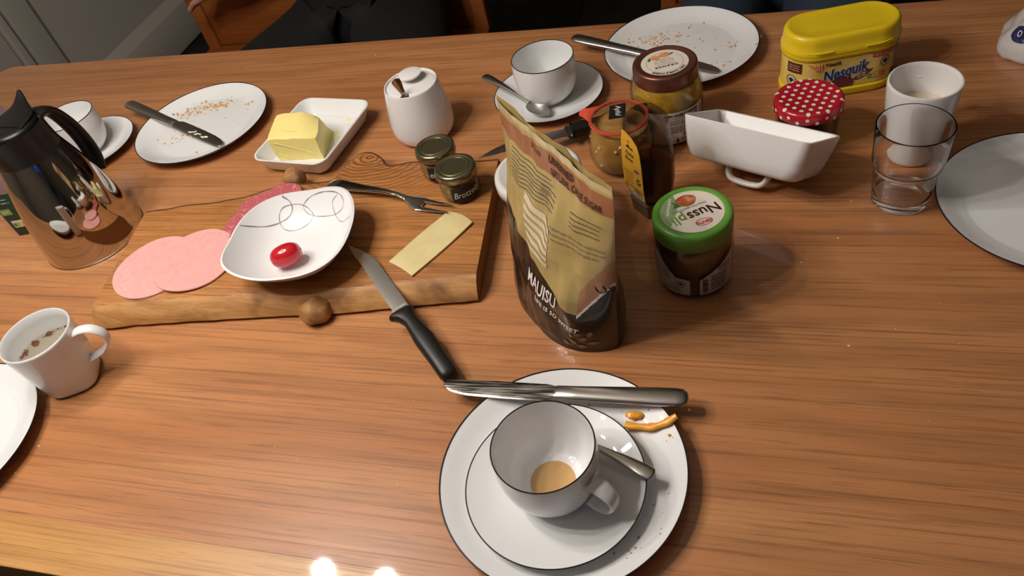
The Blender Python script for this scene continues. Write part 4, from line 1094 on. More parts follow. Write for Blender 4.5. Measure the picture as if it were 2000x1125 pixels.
def build_honey():
    t = thing('honey_bottle', 'upside-down clear squeeze bottle half full of dark honey with a yellow label', 'bottle', (-.1030, .7010, 0), atan2(-.72, .69))
    # local x along the label face, local -y is the label side
    def ring(w_, d, z, ch, lean=0.):
        P = [(-w_/2, -d/2+ch), (-w_/2+ch*.75, -d/2), (w_/2-ch*.75, -d/2), (w_/2, -d/2+ch), (w_/2, d/2-ch), (w_/2-ch*.75, d/2), (-w_/2+ch*.75, d/2), (-w_/2, d/2-ch)]
        out = []
        for i in range(8):      # soften the corners a little
            a, b, c = P[i-1], P[i], P[(i+1) % 8]
            for f in (.25, .1): out.append((b[0]+(a[0]-b[0])*f, b[1]+(a[1]-b[1])*f, z))
            for f in (.1, .25): out.append((b[0]+(c[0]-b[0])*f, b[1]+(c[1]-b[1])*f, z))
        return out
    S = [(.032, .030, .0215, .007), (.040, .036, .0235, .008), (.046, .042, .030, .009), (.050, .046, .045, .010), (.0505, .0465, .070, .010), (.049, .0450, .100, .0105), (.046, .0420, .122, .011), (.044, .0400, .131, .011), (.041, .037, .1345, .011), (.036, .032, .1345, .009), (.028, .025, .1325, .007), (.012, .011, .1315, .003)]
    ins = lambda s, k: ring(s[0]-2*k, s[1]-2*k, s[2], s[3])
    outer = [ins(s, 0) for s in S]; inner = [[(x, y, z - (.0012 if s[2] > .13 else 0)) for x, y, z in ins(s, .0011)] for s in reversed(S[1:-1])]
    V, F = rings_mesh(outer + [[(x, y, .1303) for x, y, z in inner[0]]][:0], True, True)
    mk('bottle_wall', V, F, thin_glass('clear_plastic', '#d9d3cb', '#8f877e'), t, True, sharp=24)
    hs = [s for s in S if s[2] < .066]
    hr = [[(x, y, max(z, .0245)) for x, y, z in ins(s, .0010)] for s in hs] + [ring(.0484, .0444, .0685, .010), ring(.030, .028, .0690, .007)]
    V, F = rings_mesh(hr); mk('honey', V, F, pmat('dark_honey', '#3a1008', .08, spec=.6), t, True, sharp=24)
    cap = [ring(.036, .034, 0, .006), ring(.038, .036, .001, .006), ring(.040, .038, .012, .007), ring(.042, .040, .0205, .008), ring(.041, .039, .0218, .008), ring(.02, .02, .0220, .004)]
    V, F = rings_mesh(cap); mk('cap', V, F, pmat('brown_cap', '#6f573d', .4), t, True, sharp=24)
    dep = lambda z: -(prof_r([(s[1]/2, s[2]) for s in S[:9]])(z)) - .0005
    wid = lambda z: prof_r([(s[0]/2 - s[3]*.75, s[2]) for s in S[:9]])(z) + .001
    fn = lambda u, v: (u, dep(v), v); fn2 = lambda u, v: (u, dep(v)-.0004, v)
    lw = .0192
    outl = [(-.0165, .0240), (.0150, .0240), (.0185, .030), (lw, .050), (lw-.0004, .080), (.0165, .099), (.0120, .1090), (.002, .1160), (-.010, .1195), (-.0165, .1200), (-.0185, .100), (-lw, .070), (-lw, .040)]
    bord = pmat('dark_border_print', '#5b3512', .5); yel = pmat('honey_label_yellow', '#d9a032', .5)
    lb = shape_on('paper_label', outl, fn, bord, t)
    shape_on('label_field', [(x*.955, .070 + (y-.070)*.98) for x, y in outl], lambda u, v: (u, dep(v)-.0002, v), yel, lb)
    text_on('Flotte\nBiene', .0078, fn2, M_INK, lb, -.0030, .0880, RAD(-4), sx=.8, shear=.15, bold=.0001)
    shape_on('bee_print', [(-.008, .1000), (.004, .0985), (.004, .1010), (-.002, .1012), (-.003, .1035), (-.006, .1035), (-.0065, .1012), (-.008, .1015)], fn2, M_INK, lb)
    shape_on('bee_print', ell(-.004, .1075, .0025, .0020, 16), fn2, pmat('amber_print', '#b06a1e', .5), lb)
    shape_on('berry_print', ell(.0085, .0720, .0048, .0024, 18, .1), fn2, pmat('plum_print', '#8a4560', .5), lb)
    gr = pmat('recycle_green', '#2e4a25', .5)
    for k in range(3):
        a = RAD(90 + 120*k); c = (.0105 + .0026*cos(a), .0575 + .0034*sin(a)); d = a + pi/2
        shape_on('recycle_arrow', [(c[0] + x*cos(d) - y*sin(d), c[1] + (x*sin(d) + y*cos(d))*1.2) for x, y in ((-.0026, -.0010), (.0008, -.0010), (.0008, -.0020), (.0032, 0), (.0008, .0020), (.0008, .0010), (-.0026, .0010))], fn2, gr, lb)
    lines_on('small_print', -.0145, .0030, [.0660, .0635, .0610, .0585, .0560, .0535, .0510, .0485], .0011, fn2, pmat('brown_print', '#8a5f1c', .5), lb, 3)
    lines_on('small_print', -.0145, .016, [.0455, .0430], .0011, fn2, M_INKB, lb, 8)
    text_on('250g ℮', .0068, fn2, M_INK, lb, .0075, .0410, 0, sx=.85)
    pb = patch('barcode_field', fn2, -.0150, .0165, .0262, .0362, 4, 3, M_WHITE, lb)
    barcode_on(-.0135, .0145, .0275, .0355, lambda u, v: (u, dep(v)-.0007, v), M_INK, pb, 12)
build_honey()

def build_cocoa_tub():
    rz = RAD(14)
    t = thing('cocoa_tub', 'bright yellow oblong cocoa powder tub with a snap lid and blue lettering', 'tub', (.1160, .9560, 0), rz)
    L, W = .146, .078
    def ring(l, w_, z): return [(x, y, z) for x, y in rrect(l, w_, w_/2-.0005, 16)]
    rings = [ring(L-.012, W-.012, 0), ring(L-.003, W-.003, .0012), ring(L, W, .004), ring(L, W, .0105), ring(L-.003, W-.003, .0122), ring(L-.005, W-.005, .0132), ring(L-.006, W-.006, .030), ring(L-.005, W-.005, .0560), ring(L-.002, W-.002, .0572), ring(L, W, .0592), ring(L, W, .0622), ring(L-.006, W-.006, .0632)]
    V, F = rings_mesh(rings); mk('body', V, F, M_YEL, t, True, sharp=40)
    rings = [ring(L-.004, W-.004, .0630), ring(L-.0005, W-.0005, .0634), ring(L+.001, W+.001, .0680), ring(L-.002, W-.002, .0700), ring(L-.004, W-.004, .0790), ring(L-.005, W-.005, .0845), ring(L-.008, W-.008, .0878), ring(L-.013, W-.013, .0890), ring(L-.017, W-.017, .0890), ring(L-.020, W-.020, .0884), ring(L-.06, W-.045, .0882), ring(L-.10, W-.065, .0883)]
    V, F = rings_mesh(rings); lid = mk('lid', V, F, M_YEL, t, True, sharp=50)
    for sx in (-1, 1):
        sweep('lid_catch', crom([(sx*.020, -W/2-.0002, .0690), (sx*.038, -W/2+.0002, .0688), (sx*.052, -W/2+.0050, .0690)], 6), [(.0012, .0016)]*13, M_YEL, lid, 8)
    # wrap label: u runs along the stadium outline, 0 at the middle of the front
    l2, w2 = L-.005, W-.005; R = w2/2; st = l2/2 - R
    def wrap(off):
        def f(u, v):
            r = R + off
            if abs(u) <= st: return (u, -r, v)
            s = 1 if u > 0 else -1; a = (abs(u)-st)/R
            return (s*(st + r*sin(a)), -r*cos(a), v)
        return f
    f1, f2, f3 = wrap(.0008), wrap(.0012), wrap(.0016)
    m = mottled('golden_label', [(.3, '#e0b53a'), (.55, '#e9cf7a'), (.75, '#d7a52c')], 16, .4)
    lb = patch('wrap_label', f1, -.098, .098, .0138, .0558, 96, 2, m, t)
    g1, g2, g3 = f1, f2, f3
    f2 = lambda u, v: g2(u, .0138 + (v-.0132)*1.088); f3 = lambda u, v: g3(u, .0138 + (v-.0132)*1.088)
    blue = pmat('nes_blue', '#1d3f78', .4); wh = M_WHITE; br = pmat('cocoa_brown_print', '#5d2a1c', .45); redp = pmat('nes_red', '#c0303a', .45)
    text_on('Nesquik', .0205, f2, wh, lb, -.0020, .0345, RAD(9), sx=.80, shear=.2, bold=.0013, name='lettering_outline')
    text_on('Nesquik', .0205, f3, blue, lb, -.0020, .0345, RAD(9), sx=.80, shear=.2, bold=.0005)
    text_on('Nestlé', .0070, f3, M_INK, lb, -.0180, .0468, RAD(2), bold=.0002)
    patch('banner', f2, .0300, .0600, .0462, .0512, 14, 1, redp, lb); text_on('NEUE REZEPTUR', .0036, f3, wh, lb, .0450, .0488, 0)
    ringshape('seal', .0470, .0385, .0056, .0066, f3, M_INKB, lb); shape_on('seal', ell(.0470, .0385, .0055, .0055, 24), f2, pmat('seal_grey', '#c9c2ad', .5), lb)
    frog = [(.0470 + .0034*cos(a)*(1+.35*sin(3*a)), .0385 + .0026*sin(a)*(1+.2*cos(4*a))) for a in [2*pi*i/24 for i in range(24)]]
    shape_on('seal_emblem', frog, f3, M_INK, lb)
    lf = [(.0165 + .0150*cos(a)*1.0, .0265 + .0046*sin(a)) for a in [2*pi*i/24 for i in range(24)]]
    rot = lambda p, c, a: (c[0] + (p[0]-c[0])*cos(a) - (p[1]-c[1])*sin(a), c[1] + (p[0]-c[0])*sin(a) + (p[1]-c[1])*cos(a))
    lf = [(.0330, .0325), (.0250, .0315), (.0150, .0275), (.0095, .0225), (.0090, .0205), (.0150, .0200), (.0235, .0235), (.0300, .0290)]
    shape_on('leaf_banner', lf, f2, pmat('plum_print2', '#6d2f3c', .45), lb); lines_on('small_print', .0135, .0260, [.0238, .0268], .0013, lambda u, v: f3(u, v + .28*(u-.019)), wh, lb, 5)
    text_on('NUTRI-SCORE', .0022, f3, M_INKB, lb, .0380, .0268, 0)
    for i, c in enumerate(('#2f7a45', '#8fae3a', '#e0c23a', '#d8803a', '#c63b3a')):
        patch('score_field', f2, .0270 + .0046*i, .0312 + .0046*i, .0190, .0250, 3, 1, pmat('score' + str(i), c, .5), lb)
    for i, s in enumerate('ABCDE'): text_on(s, .0048, f3, wh, lb, .0291 + .0046*i, .0218, 0)
    shape_on('wafer_print', [(-.0490, .0500), (-.0300, .0490), (-.0302, .0440), (-.0335, .0390), (-.0375, .0395), (-.0430, .0440)], f2, pmat('orange_print', '#dc7a34', .45), lb)
    for i in range(4): sweep('wafer_stripe', [f3(-.0450 + .0042*i, .0488), f3(-.0385 + .0022*i, .0405)], .0004, pmat('pale_stripe', '#f0cd9a', .5), lb, 5)
    patch('brown_field', f2, -.0760, -.0555, .0365, .0500, 10, 1, br, lb); lines_on('small_print', -.0735, -.0575, [.0400, .0430, .0460], .0012, f3, pmat('tan_print', '#c79a76', .5), lb, 5)
    ringshape('seal', -.0690, .0265, .0060, .0070, f3, M_INKB, lb); shape_on('seal', ell(-.0690, .0265, .0059, .0059, 24), f2, pmat('seal_grey', '#c9c2ad', .5), lb)
    shape_on('seal_emblem', [(p[0]-.1160, p[1]-.0120) for p in frog], f3, M_INK, lb)
    shape_on('cocoa_heap', ell(-.005, .0180, .0150, .0100, 24), lambda u, v: f2(u, max(v, .0135)), pmat('cocoa_print', '#6a3530', .5), lb)
    patch('side_field', f2, .0620, .098, .0135, .0512, 20, 1, pmat('pale_lilac_print', '#c5bcc4', .5), lb); patch('side_field', f3, .0620, .098, .0450, .0512, 20, 1, pmat('sky_print', '#6f93b3', .5), lb); patch('side_field', f3, .0600, .098, .0135, .0225, 20, 1, pmat('violet_print', '#3d3a68', .5), lb)
    lines_on('small_print', .0640, .080, [.0255, .0285, .0315, .0345, .0375, .0405], .0013, f3, pmat('slate_print', '#6a7089', .5), lb, 2)
build_cocoa_tub()

# ------------------------------------------------------------------ mugs and glass
def build_tall_mug():
    t = thing('white_mug', 'tall white mug with a little milk in it, behind the water glass', 'mug', (.1890, .7945, 0))
    out = crom([(.020, .0005), (.0235, .0012), (.027, .005), (.0300, .020), (.0330, .045), (.0360, .070), (.0376, .088), (.0380, .0985)], 4)
    inn = crom([(.0374, .1002), (.0350, .0992), (.0338, .085), (.0320, .068), (.0290, .045), (.0262, .022), (.022, .009), (0, .007)], 3)
    lathe('body', [(0, .001), (.019, .001)] + out + inn, M_PORC2, t, 88)
    lathe('milk', [(0, .0600), (.0303, .0600), (.0309, .0640), (.0300, .0636), (0, .0634)], pmat('milk_froth', '#dccab4', .4), t, 56)
    hp = crom([(0, .034, .080), (.002, .050, .084), (.003, .062, .070), (.002, .058, .048), (0, .046, .034), (0, .031, .030)], 5)
    sweep('handle', hp, [(.0035, .0060)]*len(hp), M_PORC2, t, 12, up=(1, 0, 0))
build_tall_mug()

def build_stained_mug():
    t = thing('cocoa_mug', 'white mug with dried cocoa streaks inside and a loop handle', 'mug', (-.7575, .3945, 0), RAD(20))
    n = 72; rings = []
    def ring(r, z, sq):
        e = 2 + 1.6*sq; out = []
        for j in range(n):
            a = 2*pi*j/n; b = a - RAD(10); k = 1/((abs(cos(b))**e + abs(sin(b))**e)**(1/e)); out.append((r*k*cos(a), r*k*sin(a), z))
        return out
    for r, z, s in crom([(.0240, .0004, .8), (.0272, .0014, .8), (.0300, .006, .7), (.0325, .016, .5), (.0352, .032, .25), (.0380, .052, .08), (.0400, .070, 0), (.0406, .0805, 0)], 4): rings.append(ring(r, z, s))
    rings.append(ring(.0402, .0828, 0)); rings.append(ring(.0392, .0832, 0)); rings.append(ring(.0382, .0822, 0))
    inn = [(.0376, .070), (.0356, .052), (.0328, .032), (.0300, .016), (.0250, .0075), (.012, .0065), (.001, .0064)]
    for r, z in crom([(a, b) for a, b in inn], 3): rings.append(ring(r, z, 0))
    V, F = rings_mesh(rings); mk('body', V, F, M_PORC, t, True, sharp=60)
    hp = crom([(.0365, 0, .0690), (.0470, 0, .0735), (.0600, 0, .0720), (.0690, 0, .0620), (.0680, 0, .0490), (.0560, 0, .0370), (.0440, 0, .0310), (.0345, 0, .0280)], 5)
    sweep('handle', hp, [(.0030, .0062 + .0015*abs(i/(len(hp)-1)-.5)) for i in range(len(hp))], M_PORC, t, 16, up=(0, 1, 0))
    R = prof_r(inn)
    def f(u, v): r = R(v) - .0005; a = u; return (r*cos(a), r*sin(a), v)
    st = mottled('cocoa_stain', [(.3, '#6d4228'), (.6, '#93694a'), (.8, '#4d2a18')], 90, .6)
    pale = pmat('cocoa_film', '#cfc6b6', .35)
    patch('cocoa_film', f, 0, 2*pi, .012, .0580, 90, 24, pale, t, lambda u, v: v < .0540 + .003*mnoise.noise(Vector((cos(u)*3, sin(u)*3, 0))))
    f2 = lambda u, v: ((R(v)-.0009)*cos(u), (R(v)-.0009)*sin(u), v)
    patch('cocoa_streak', f2, 0, 2*pi, .034, .066, 260, 60, st, t, lambda u, v: abs(v-.0530-.0025*sin(2*u)) < .0060*max(0, mnoise.noise(Vector((cos(u)*3.2+1, sin(u)*3.2, 2.)))*1.3 + .28) + .002*mnoise.noise(Vector((u*14, v*500, 1))))
build_stained_mug()

def build_glass():
    t = thing('water_glass', 'empty clear stacking water glass with a step in its side', 'glass', (.1700, .7140, 0))
    out = [(.0255, .0003), (.0285, .0012), (.0297, .004), (.0318, .030), (.0328, .0465), (.0334, .0490), (.0352, .0525), (.0360, .0555), (.0368, .075), (.0379, .0990)]
    inn = [(.0378, .1002), (.0368, .1000), (.0360, .0985), (.0352, .075), (.0345, .056), (.0335, .0535), (.0318, .0505), (.0312, .0470), (.0300, .030), (.0287, .0145), (.0265, .0115), (.018, .0102), (0, .0100)]
    lathe('body', [(0, .0022), (.020, .0018), (.0235, .0004)] + crom(out, 2) + crom(inn, 2), M_GLASS, t, 96, sharp=70)
build_glass()

# ------------------------------------------------------------------ vacuum jug and carton
def build_jug():
    t = thing('vacuum_jug', 'polished steel vacuum jug with a black spout, lid and handle', 'jug', (-.9050, .6410, 0), RAD(0))
    lathe('steel_body', [(0, .001), (.064, .001)] + crom([(.0690, .0), (.0708, .0015), (.0710, .006), (.0700, .015), (.0665, .045), (.0610, .080), (.0540, .112), (.0470, .138), (.0430, .152)], 5) + [(0, .152)], M_STEEL2, t, 128, sharp=60)
    torus('base_ring', .0708, .0011, .0016, M_STEEL, t, 96, 8)
    # collar with a pouring lip towards the viewer (-y)
    n = 72; rings = []
    for r, z, sp in ((.0415, .1450, 0), (.0428, .1458, .0), (.0422, .155, .001), (.0405, .170, .004), (.0400, .182, .009), (.0398, .190, .013), (.0378, .1895, .012), (.0360, .178, .004), (.0350, .176, 0)):
        ring = []
        for j in range(n):
            a = 2*pi*j/n; d = (cos(a + pi/2 + RAD(18)) + 0)     # lip azimuth -108 deg
            k = max(0, cos(a - RAD(-105)))**6; rr = r + sp*k
            ring.append((rr*cos(a), rr*sin(a), z + .004*k*(z > .18)))
        rings.append(ring)
    V, F = rings_mesh(rings); mk('collar', V, F, M_BLACK2, t, True, sharp=45)
    lid = lathe('lid', crom([(.0345, .1765), (.0348, .186), (.0320, .1930), (.022, .1960), (.010, .1968), (0, .1970)], 4), M_BLACK2, t, 64)
    lv = [(0, -.008, .1950), (0, .012, .1968), (-.003, .026, .1980), (-.007, .038, .2000), (-.012, .049, .2040), (-.017, .058, .2090)]
    lw_ = [.030, .028, .021, .012, .0065, .0025]
    lv = crom(lv, 4); lw_ = [q[0] for q in crom([(a,) for a in lw_], 4)]
    sweep('thumb_lever', lv, [(lw_[i], .0030 - .0012*i/(len(lv)-1)) for i in range(len(lv))], M_BLACK2, lid, 14)
    hp = crom([(.004, .030, .183), (.006, .046, .184), (.007, .059, .175), (.008, .069, .152), (.008, .075, .120), (.008, .074, .092), (.007, .066, .072)], 6)
    sweep('handle', hp, [(.0060, .0165)]*len(hp), M_BLACK2, t, 16, up=(1, 0, 0))
build_jug()

def build_carton():
    t = thing('drink_carton', 'lilac and dark green drink carton behind the steel vacuum jug', 'carton', (-1.0235, .6790, 0), RAD(14))
    gm = pmat('carton_green', '#1f3a2b', .4); pm = pmat('carton_lilac', '#9c8794', .4)
    rbox('green_base', .068, .068, .075, .002, gm, t, e=.001); rbox('lilac_top', .068, .068, .115, .002, pm, t, e=.001, loc=(0, 0, .0752))
    V = [(-.034, -.034, .190), (.034, -.034, .190), (.034, .034, .190), (-.034, .034, .190), (-.034, 0, .222), (.034, 0, .222)]
    mk('gable', V, [(0, 1, 5, 4), (2, 3, 4, 5), (1, 2, 5), (3, 0, 4), (3, 2, 1, 0)], pm, t, False)
    f = lambda u, v: (u, -.0346, v); f2 = lambda u, v: (u, -.0350, v)
    lg = pmat('leaf_badge_print', '#7f9a52', .5)
    b = shape_on('organic_badge', [(-.031, .040), (-.014, .040), (-.014, .051), (-.031, .051)], f, lg, t)
    lines_on('badge_mark', -.028, -.017, [.0440, .0465], .0009, f2, M_WHITE, b, 3)
    s = shape_on('score_badge', [(-.027, .016), (-.006, .016), (-.006, .029), (-.027, .029)], f, M_PAPER, t)
    for i, c in enumerate(('#2f7a45', '#8fae3a', '#e0c23a', '#d8803a')): shape_on('score_field', [(-.0255 + .0047*i, .0185), (-.0215 + .0047*i, .0185), (-.0215 + .0047*i, .0245), (-.0255 + .0047*i, .0245)], f2, pmat('score' + str(i), c, .5), s)
    ringshape('seal', -.020, .092, .0065, .0085, f, M_PAPER, t); shape_on('seal', ell(-.020, .092, .0050, .0050, 20), f, pmat('seal_violet', '#4b4a6e', .5), t)
    lines_on('small_print', -.032, -.004, [.060, .066], .0024, f, pmat('pale_green_print', '#8fa08c', .5), t, 9)
    lines_on('small_print', -.032, .010, [.120, .124, .128, .132], .0016, f, pmat('plum_ink', '#6b4a66', .5), t, 6)
build_carton()

# ------------------------------------------------------------------ pepper strips, plastic bag
def build_pepper():
    z = .0122
    t = thing('pepper_strip', 'curved orange-yellow bell pepper strip on the plate rim', 'pepper', (-.0730, .3850, .0095))
    p = crom([(-.0245, -.0015, .0020), (-.012, -.0030, .0026), (.002, -.0030, .0048), (.013, .0, .0085), (.0225, .0050, .0128)], 5)
    sweep('flesh', p, [(.0036 + .0006*sin(i*.9), .0028) for i in range(len(p))], M_PEPPER, t, 10)
    t = thing('pepper_piece', 'small orange-yellow pepper scrap beside the longer pepper strip', 'pepper', (-.0905, .3945, .0088))
    V = []; F = []; n, m = 14, 8
    for i in range(m+1):
        for j in range(n):
            th = pi*i/m; d = Vector((sin(th)*cos(2*pi*j/n), sin(th)*sin(2*pi*j/n), cos(th))); k = 1+.35*mnoise.noise(d*2.2)
            V.append((.0085*d.x*k, .0042*d.y*k, max(0, .0028 + .0030*d.z*k)))
    for i in range(m):
        for j in range(n): F.append((i*n+j, i*n+(j+1) % n, (i+1)*n+(j+1) % n, (i+1)*n+j))
    mk('flesh', V, F, M_PEPPER, t)
build_pepper()
def build_bag():
    t = thing('plastic_bag', 'crumpled clear plastic bag with white filling and navy print at the table end', 'bag', (.3800, 1.0050, 0), RAD(-20))
    n, m = 56, 30
    def sf(th, ph, off=0.):
        d = Vector((sin(th)*cos(ph), sin(th)*sin(ph), cos(th))); e = 3.2
        k = 1/((abs(d.x)**e + abs(d.y)**e + abs(d.z)**e)**(1/e)); k *= 1 + .07*mnoise.noise(d*2.4) + .035*(.5-abs(mnoise.noise(d*5)))
        z = .026 + .040*d.z*k; lean = max(0, z)*.55
        return (.068*d.x*k*(1+off) + lean, .050*d.y*k*(1+off) + lean*.3, max(.0003, z*(1+off)))
    V = [sf(pi*i/m, 2*pi*j/n) for i in range(m+1) for j in range(n)]; F = []
    for i in range(m):
        for j in range(n): F.append((i*n+j, i*n+(j+1) % n, (i+1)*n+(j+1) % n, (i+1)*n+j))
    b = mottled('bag_film', [(.3, '#b5b0b0'), (.6, '#d3cdc8'), (.8, '#9d9896')], 28, .15, coat=.5, bump=.4)
    o = mk('film', V, F, b, t, True, sharp=60)
    nv = pmat('navy_print', '#2b2a55', .4)
    fn = lambda u, v: sf(pi/2 - v, RAD(222) + u, .012); fn2 = lambda u, v: sf(pi/2 - v, RAD(222) + u, .022)
    shape_on('navy_print', ell(0, .15, .26, .20, 24), fn, nv, o); text_on('0', .26, fn2, M_WHITE, o, -.03, .15)
build_bag()

# ------------------------------------------------------------------ chairs and seated people
def make_chair(x0, x1, yb, yf, label):
    cx = (x0+x1)/2; t = thing('wooden_chair', label, 'chair', (cx, (yb+yf)/2, -ZT)); h = (x1-x0)/2; B = yb-(yb+yf)/2; Fy = yf-(yb+yf)/2
    for s in (-1, 1):
        rbox('back_post', .038, .034, .98, .006, M_CHAIR, t, loc=(s*(h-.019), B, 0))
        rbox('front_leg', .036, .036, .42, .006, M_CHAIR, t, loc=(s*(h-.019), Fy, 0))
    rbox('seat', 2*h, abs(B-Fy)+.05, .022, .012, M_CHAIR, t, e=.005, loc=(0, (B+Fy)/2-.012, .425))
    rbox('back_panel', 2*h-.078, .016, .435, .003, M_CHAIR, t, loc=(0, B, .449))
    rbox('top_rail', 2*h, .030, .06, .006, M_CHAIR, t, loc=(0, B, .93))
    rbox('seat_rail', 2*h-.08, .018, .06, .003, M_CHAIR, t, loc=(0, Fy, .36))
    return t
make_chair(-1.475, -.628, 1.735, 1.33, 'wide orange-brown wooden chair under the person in black')
make_chair(-.20, .30, 1.78, 1.36, 'wooden chair under the person in blue jeans')

def seated_person(label, pelvis, knees, feet, torso_top, arms, mats, hair_mat, fat=1.):
    """one skinned body; arms: list of (elbow, wrist, finger direction)"""
    Vt = []; E = []; Rd = []
    def v(p, r): Vt.append(Vector(p)); Rd.append(r); return len(Vt)-1
    def chain(a, pts):
        for p, r in pts: b = v(p, r); E.append((a, b)); a = b
        return a
    P = Vector(pelvis); T = Vector(torso_top)
    root = v(P, (.15*fat, .12*fat)); w_ = chain(root, [(P.lerp(T, .35), (.135*fat, .11*fat)), (P.lerp(T, .72), (.16, .115))])
    neck = chain(w_, [(T, (.075, .065)), (T + Vector((0, -.012, .075)), (.052, .052)), (T + Vector((0, -.03, .155)), (.078, .092)), (T + Vector((0, -.032, .235)), (.075, .090)), (T + Vector((0, -.03, .285)), (.045, .055))])
    for k, s in enumerate((-1, 1)):
        K = Vector(knees[k]); Ft = Vector(feet[k]); hip = P + Vector((s*.095, -.03, -.015))
        chain(root, [(hip, (.098*fat, .092)), (hip.lerp(K, .5), (.088*fat, .084)), (K, (.062*fat, .064)), (K.lerp(Ft, .35), (.058, .060)), (K.lerp(Ft, .85), (.040, .042)), (Ft, (.042, .042)), (Ft + Vector((0, -.10, -.035)), (.042, .030)), (Ft + Vector((0, -.17, -.045)), (.034, .022))])
        el, wr, fd = (Vector(q) for q in arms[k]); sh = P.lerp(T, .86) + Vector((s*.175, 0, 0)); fd = fd.normalized()
        side = fd.cross(Vector((0, 0, 1))); side = side.normalized() if side.length > .1 else Vector((1, 0, 0))
        hd = chain(w_, [(sh, (.062, .062)), (sh.lerp(el, .5), (.052, .052)), (el, (.044, .044)), (el.lerp(wr, .5), (.040, .038)), (wr, (.028, .024)), (wr + fd*.035, (.032, .017)), (wr + fd*.075, (.036, .014))])
        for i, (o_, L) in enumerate(((-.027, .062), (-.009, .074), (.009, .070), (.027, .055))):
            b0 = wr + fd*.085 + side*o_; dn = Vector((0, 0, -.35))
            chain(hd, [(b0, (.0095, .009)), (b0 + (fd + dn*.4).normalized()*L*.5, (.0085, .008)), (b0 + (fd + dn).normalized()*L, (.0070, .0065))])
        tb = wr + fd*.030 + side*(-.034*s)
        chain(hd-1, [(tb, (.0110, .010)), (tb + fd*.03 + side*(-.016*s), (.0095, .009)), (tb + fd*.055 + side*(-.014*s), (.0075, .007))])
    me = bpy.data.meshes.new('person'); me.from_pydata(Vt, E, []); o = new_obj('person', me)
    md = o.modifiers.new('skin', 'SKIN'); md.use_smooth_shade = True
    for i, sv in enumerate(me.skin_vertices[0].data): sv.radius = Rd[i]; sv.use_root = (i == 0)
    sb = o.modifiers.new('sub', 'SUBSURF'); sb.levels = 2; sb.render_levels = 2
    dg = bpy.context.evaluated_depsgraph_get(); m2 = bpy.data.meshes.new_from_object(o.evaluated_get(dg))
    bpy.data.objects.remove(o, do_unlink=True)
    for m in mats: m2.materials.append(m)      # skin, top, trousers, shoe
    wrists = [Vector(a[1]) for a in arms]
    for p in m2.polygons:
        c = p.center; p.use_smooth = True; i = 1
        if c.z > T.z + .03: i = 0
        elif any(-.01 < (c-w).dot(Vector(a[2]).normalized()) < .19 and ((c-w) - Vector(a[2]).normalized()*(c-w).dot(Vector(a[2]).normalized())).length < .066 for w, a in zip(wrists, arms)): i = 0
        elif c.z < .09: i = 3
        elif c.z < P.z + .07: i = 2
        p.material_index = i
    b = new_obj('person', m2); b.location = (0, 0, 0)
    t = bpy.data.objects.new('person', None); COL.objects.link(t); t.location = (P.x, P.y, 0); tag(t, label, 'person')
    b.name = 'body'; b.parent = t; b.location = (-P.x, -P.y, 0); t.name = 'person'
    # face and hair
    hc = T + Vector((0, -.03, .205))
    for s in (-1, 1):
        e = lathe('eye', [(0, -.006), (.006, -.003), (.006, .003), (0, .006)], M_WHITE, t, 10); e.location = hc + Vector((s*.032, -.088, .0)) - Vector((P.x, P.y, 0))
        r = lathe('ear', [(0, -.006), (.018, -.004), (.018, .004), (0, .006)], mats[0], t, 12); r.rotation_euler = (0, RAD(90), 0); r.location = hc + Vector((s*.080, .0, -.005)) - Vector((P.x, P.y, 0)); r.scale = (1.5, 1, 1)
    q = hc - Vector((P.x, P.y, 0))
    strip_n = sweep('nose', [tuple(q + Vector((0, -.088, .008))), tuple(q + Vector((0, -.104, -.022))), tuple(q + Vector((0, -.092, -.030)))], [(.007, .006), (.012, .010), (.010, .005)], mats[0], t, 8)
    sweep('mouth', [tuple(q + Vector((-.022, -.084, -.052))), tuple(q + Vector((0, -.092, -.053))), tuple(q + Vector((.022, -.084, -.052)))], [(.002, .003), (.004, .005), (.002, .003)], pmat('lip', '#9c5a52', .5), t, 8)
    hv = []; hf = []; n, m = 24, 10
    for i in range(m+1):
        for j in range(n):
            th = pi*.62*i/m; ph = 2*pi*j/n; d = Vector((sin(th)*cos(ph), sin(th)*sin(ph), cos(th)))
            back = .03 if d.y > 0 else 0
            hv.append(tuple(q + Vector((d.x*.088, d.y*.102 + .012, d.z*.105 + .012 - (back*i/m if d.y > 0 else -.035*(i/m)**2)))))
    for i in range(m):
        for j in range(n): hf.append((i*n+j, i*n+(j+1) % n, (i+1)*n+(j+1) % n, (i+1)*n+j))
    mk('hair', hv, hf, hair_mat, t)
    return t
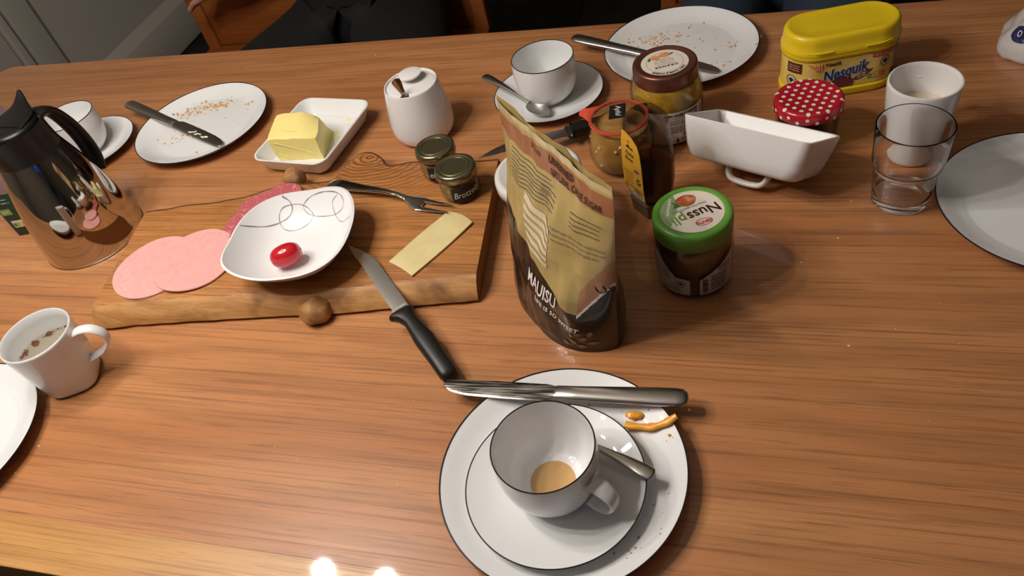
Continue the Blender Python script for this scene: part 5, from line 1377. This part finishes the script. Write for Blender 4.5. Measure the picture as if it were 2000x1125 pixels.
def fabric(name, c0, c1, scale=260):
    m = pmat(name, c0, .85); t = NT(m); f = t.noise(t.coords((1, 1, .4)), scale, 2); t.base(t.mix(t.ramp(f, [(.35, 0.), (.65, 1.)]), c0, c1)); t.bump(f, .15, .001); return m
SKIN = pmat('skin', '#b98472', .5, sss=.1); SHOE = pmat('shoe', '#14110f', .6)
seated_person('person in black trousers and dark jacket seated on the wide wooden chair', (-.87, 1.585, .575), [(-1.10, 1.20, .565), (-.66, 1.19, .565)], [(-1.04, 1.22, .085), (-.70, 1.22, .085)], (-.87, 1.64, 1.12),
    [((-1.02, 1.62, .80), (-1.235, 1.615, .665), (-1., .08, -.22)), ((-.54, 1.54, .86), (-.66, 1.38, .93), (-.7, -.05, .35))],
    [SKIN, fabric('black_jacket', '#080707', '#0d0c0c'), fabric('black_trousers', '#0a0909', '#100e0e'), SHOE], pmat('dark_hair', '#241a13', .6), 1.4)
seated_person('person in blue jeans seated behind the cocoa tub', (.05, 1.60, .575), [(-.06, 1.20, .575), (.20, 1.20, .575)], [(-.05, 1.22, .085), (.19, 1.22, .085)], (.05, 1.66, 1.12),
    [((-.22, 1.55, .86), (-.09, 1.39, .82), (.7, -.12, .08)), ((.33, 1.55, .86), (.22, 1.41, .78), (-.7, -.05, .05))],
    [SKIN, fabric('grey_jumper', '#4a4a52', '#3d3d45'), fabric('blue_denim', '#232c3a', '#33404f', 500), SHOE], pmat('brown_hair', '#4a3420', .6))
seated_person('person in a bright blue top standing at the front edge of the table', (-.04, -.36, .96), [(-.14, -.35, .52), (.06, -.35, .52)], [(-.14, -.35, .085), (.06, -.35, .085)], (-.04, -.33, 1.47),
    [((-.28, -.28, 1.14), (-.10, -.18, 1.26), (.25, .4, .6)), ((.22, -.28, 1.14), (.12, -.18, 1.26), (-.25, .4, .6))],
    [SKIN, fabric('blue_top', '#1f46b8', '#2a55cc'), fabric('dark_trousers', '#1c1c22', '#26262c'), SHOE], pmat('brown_hair', '#4a3420', .6))
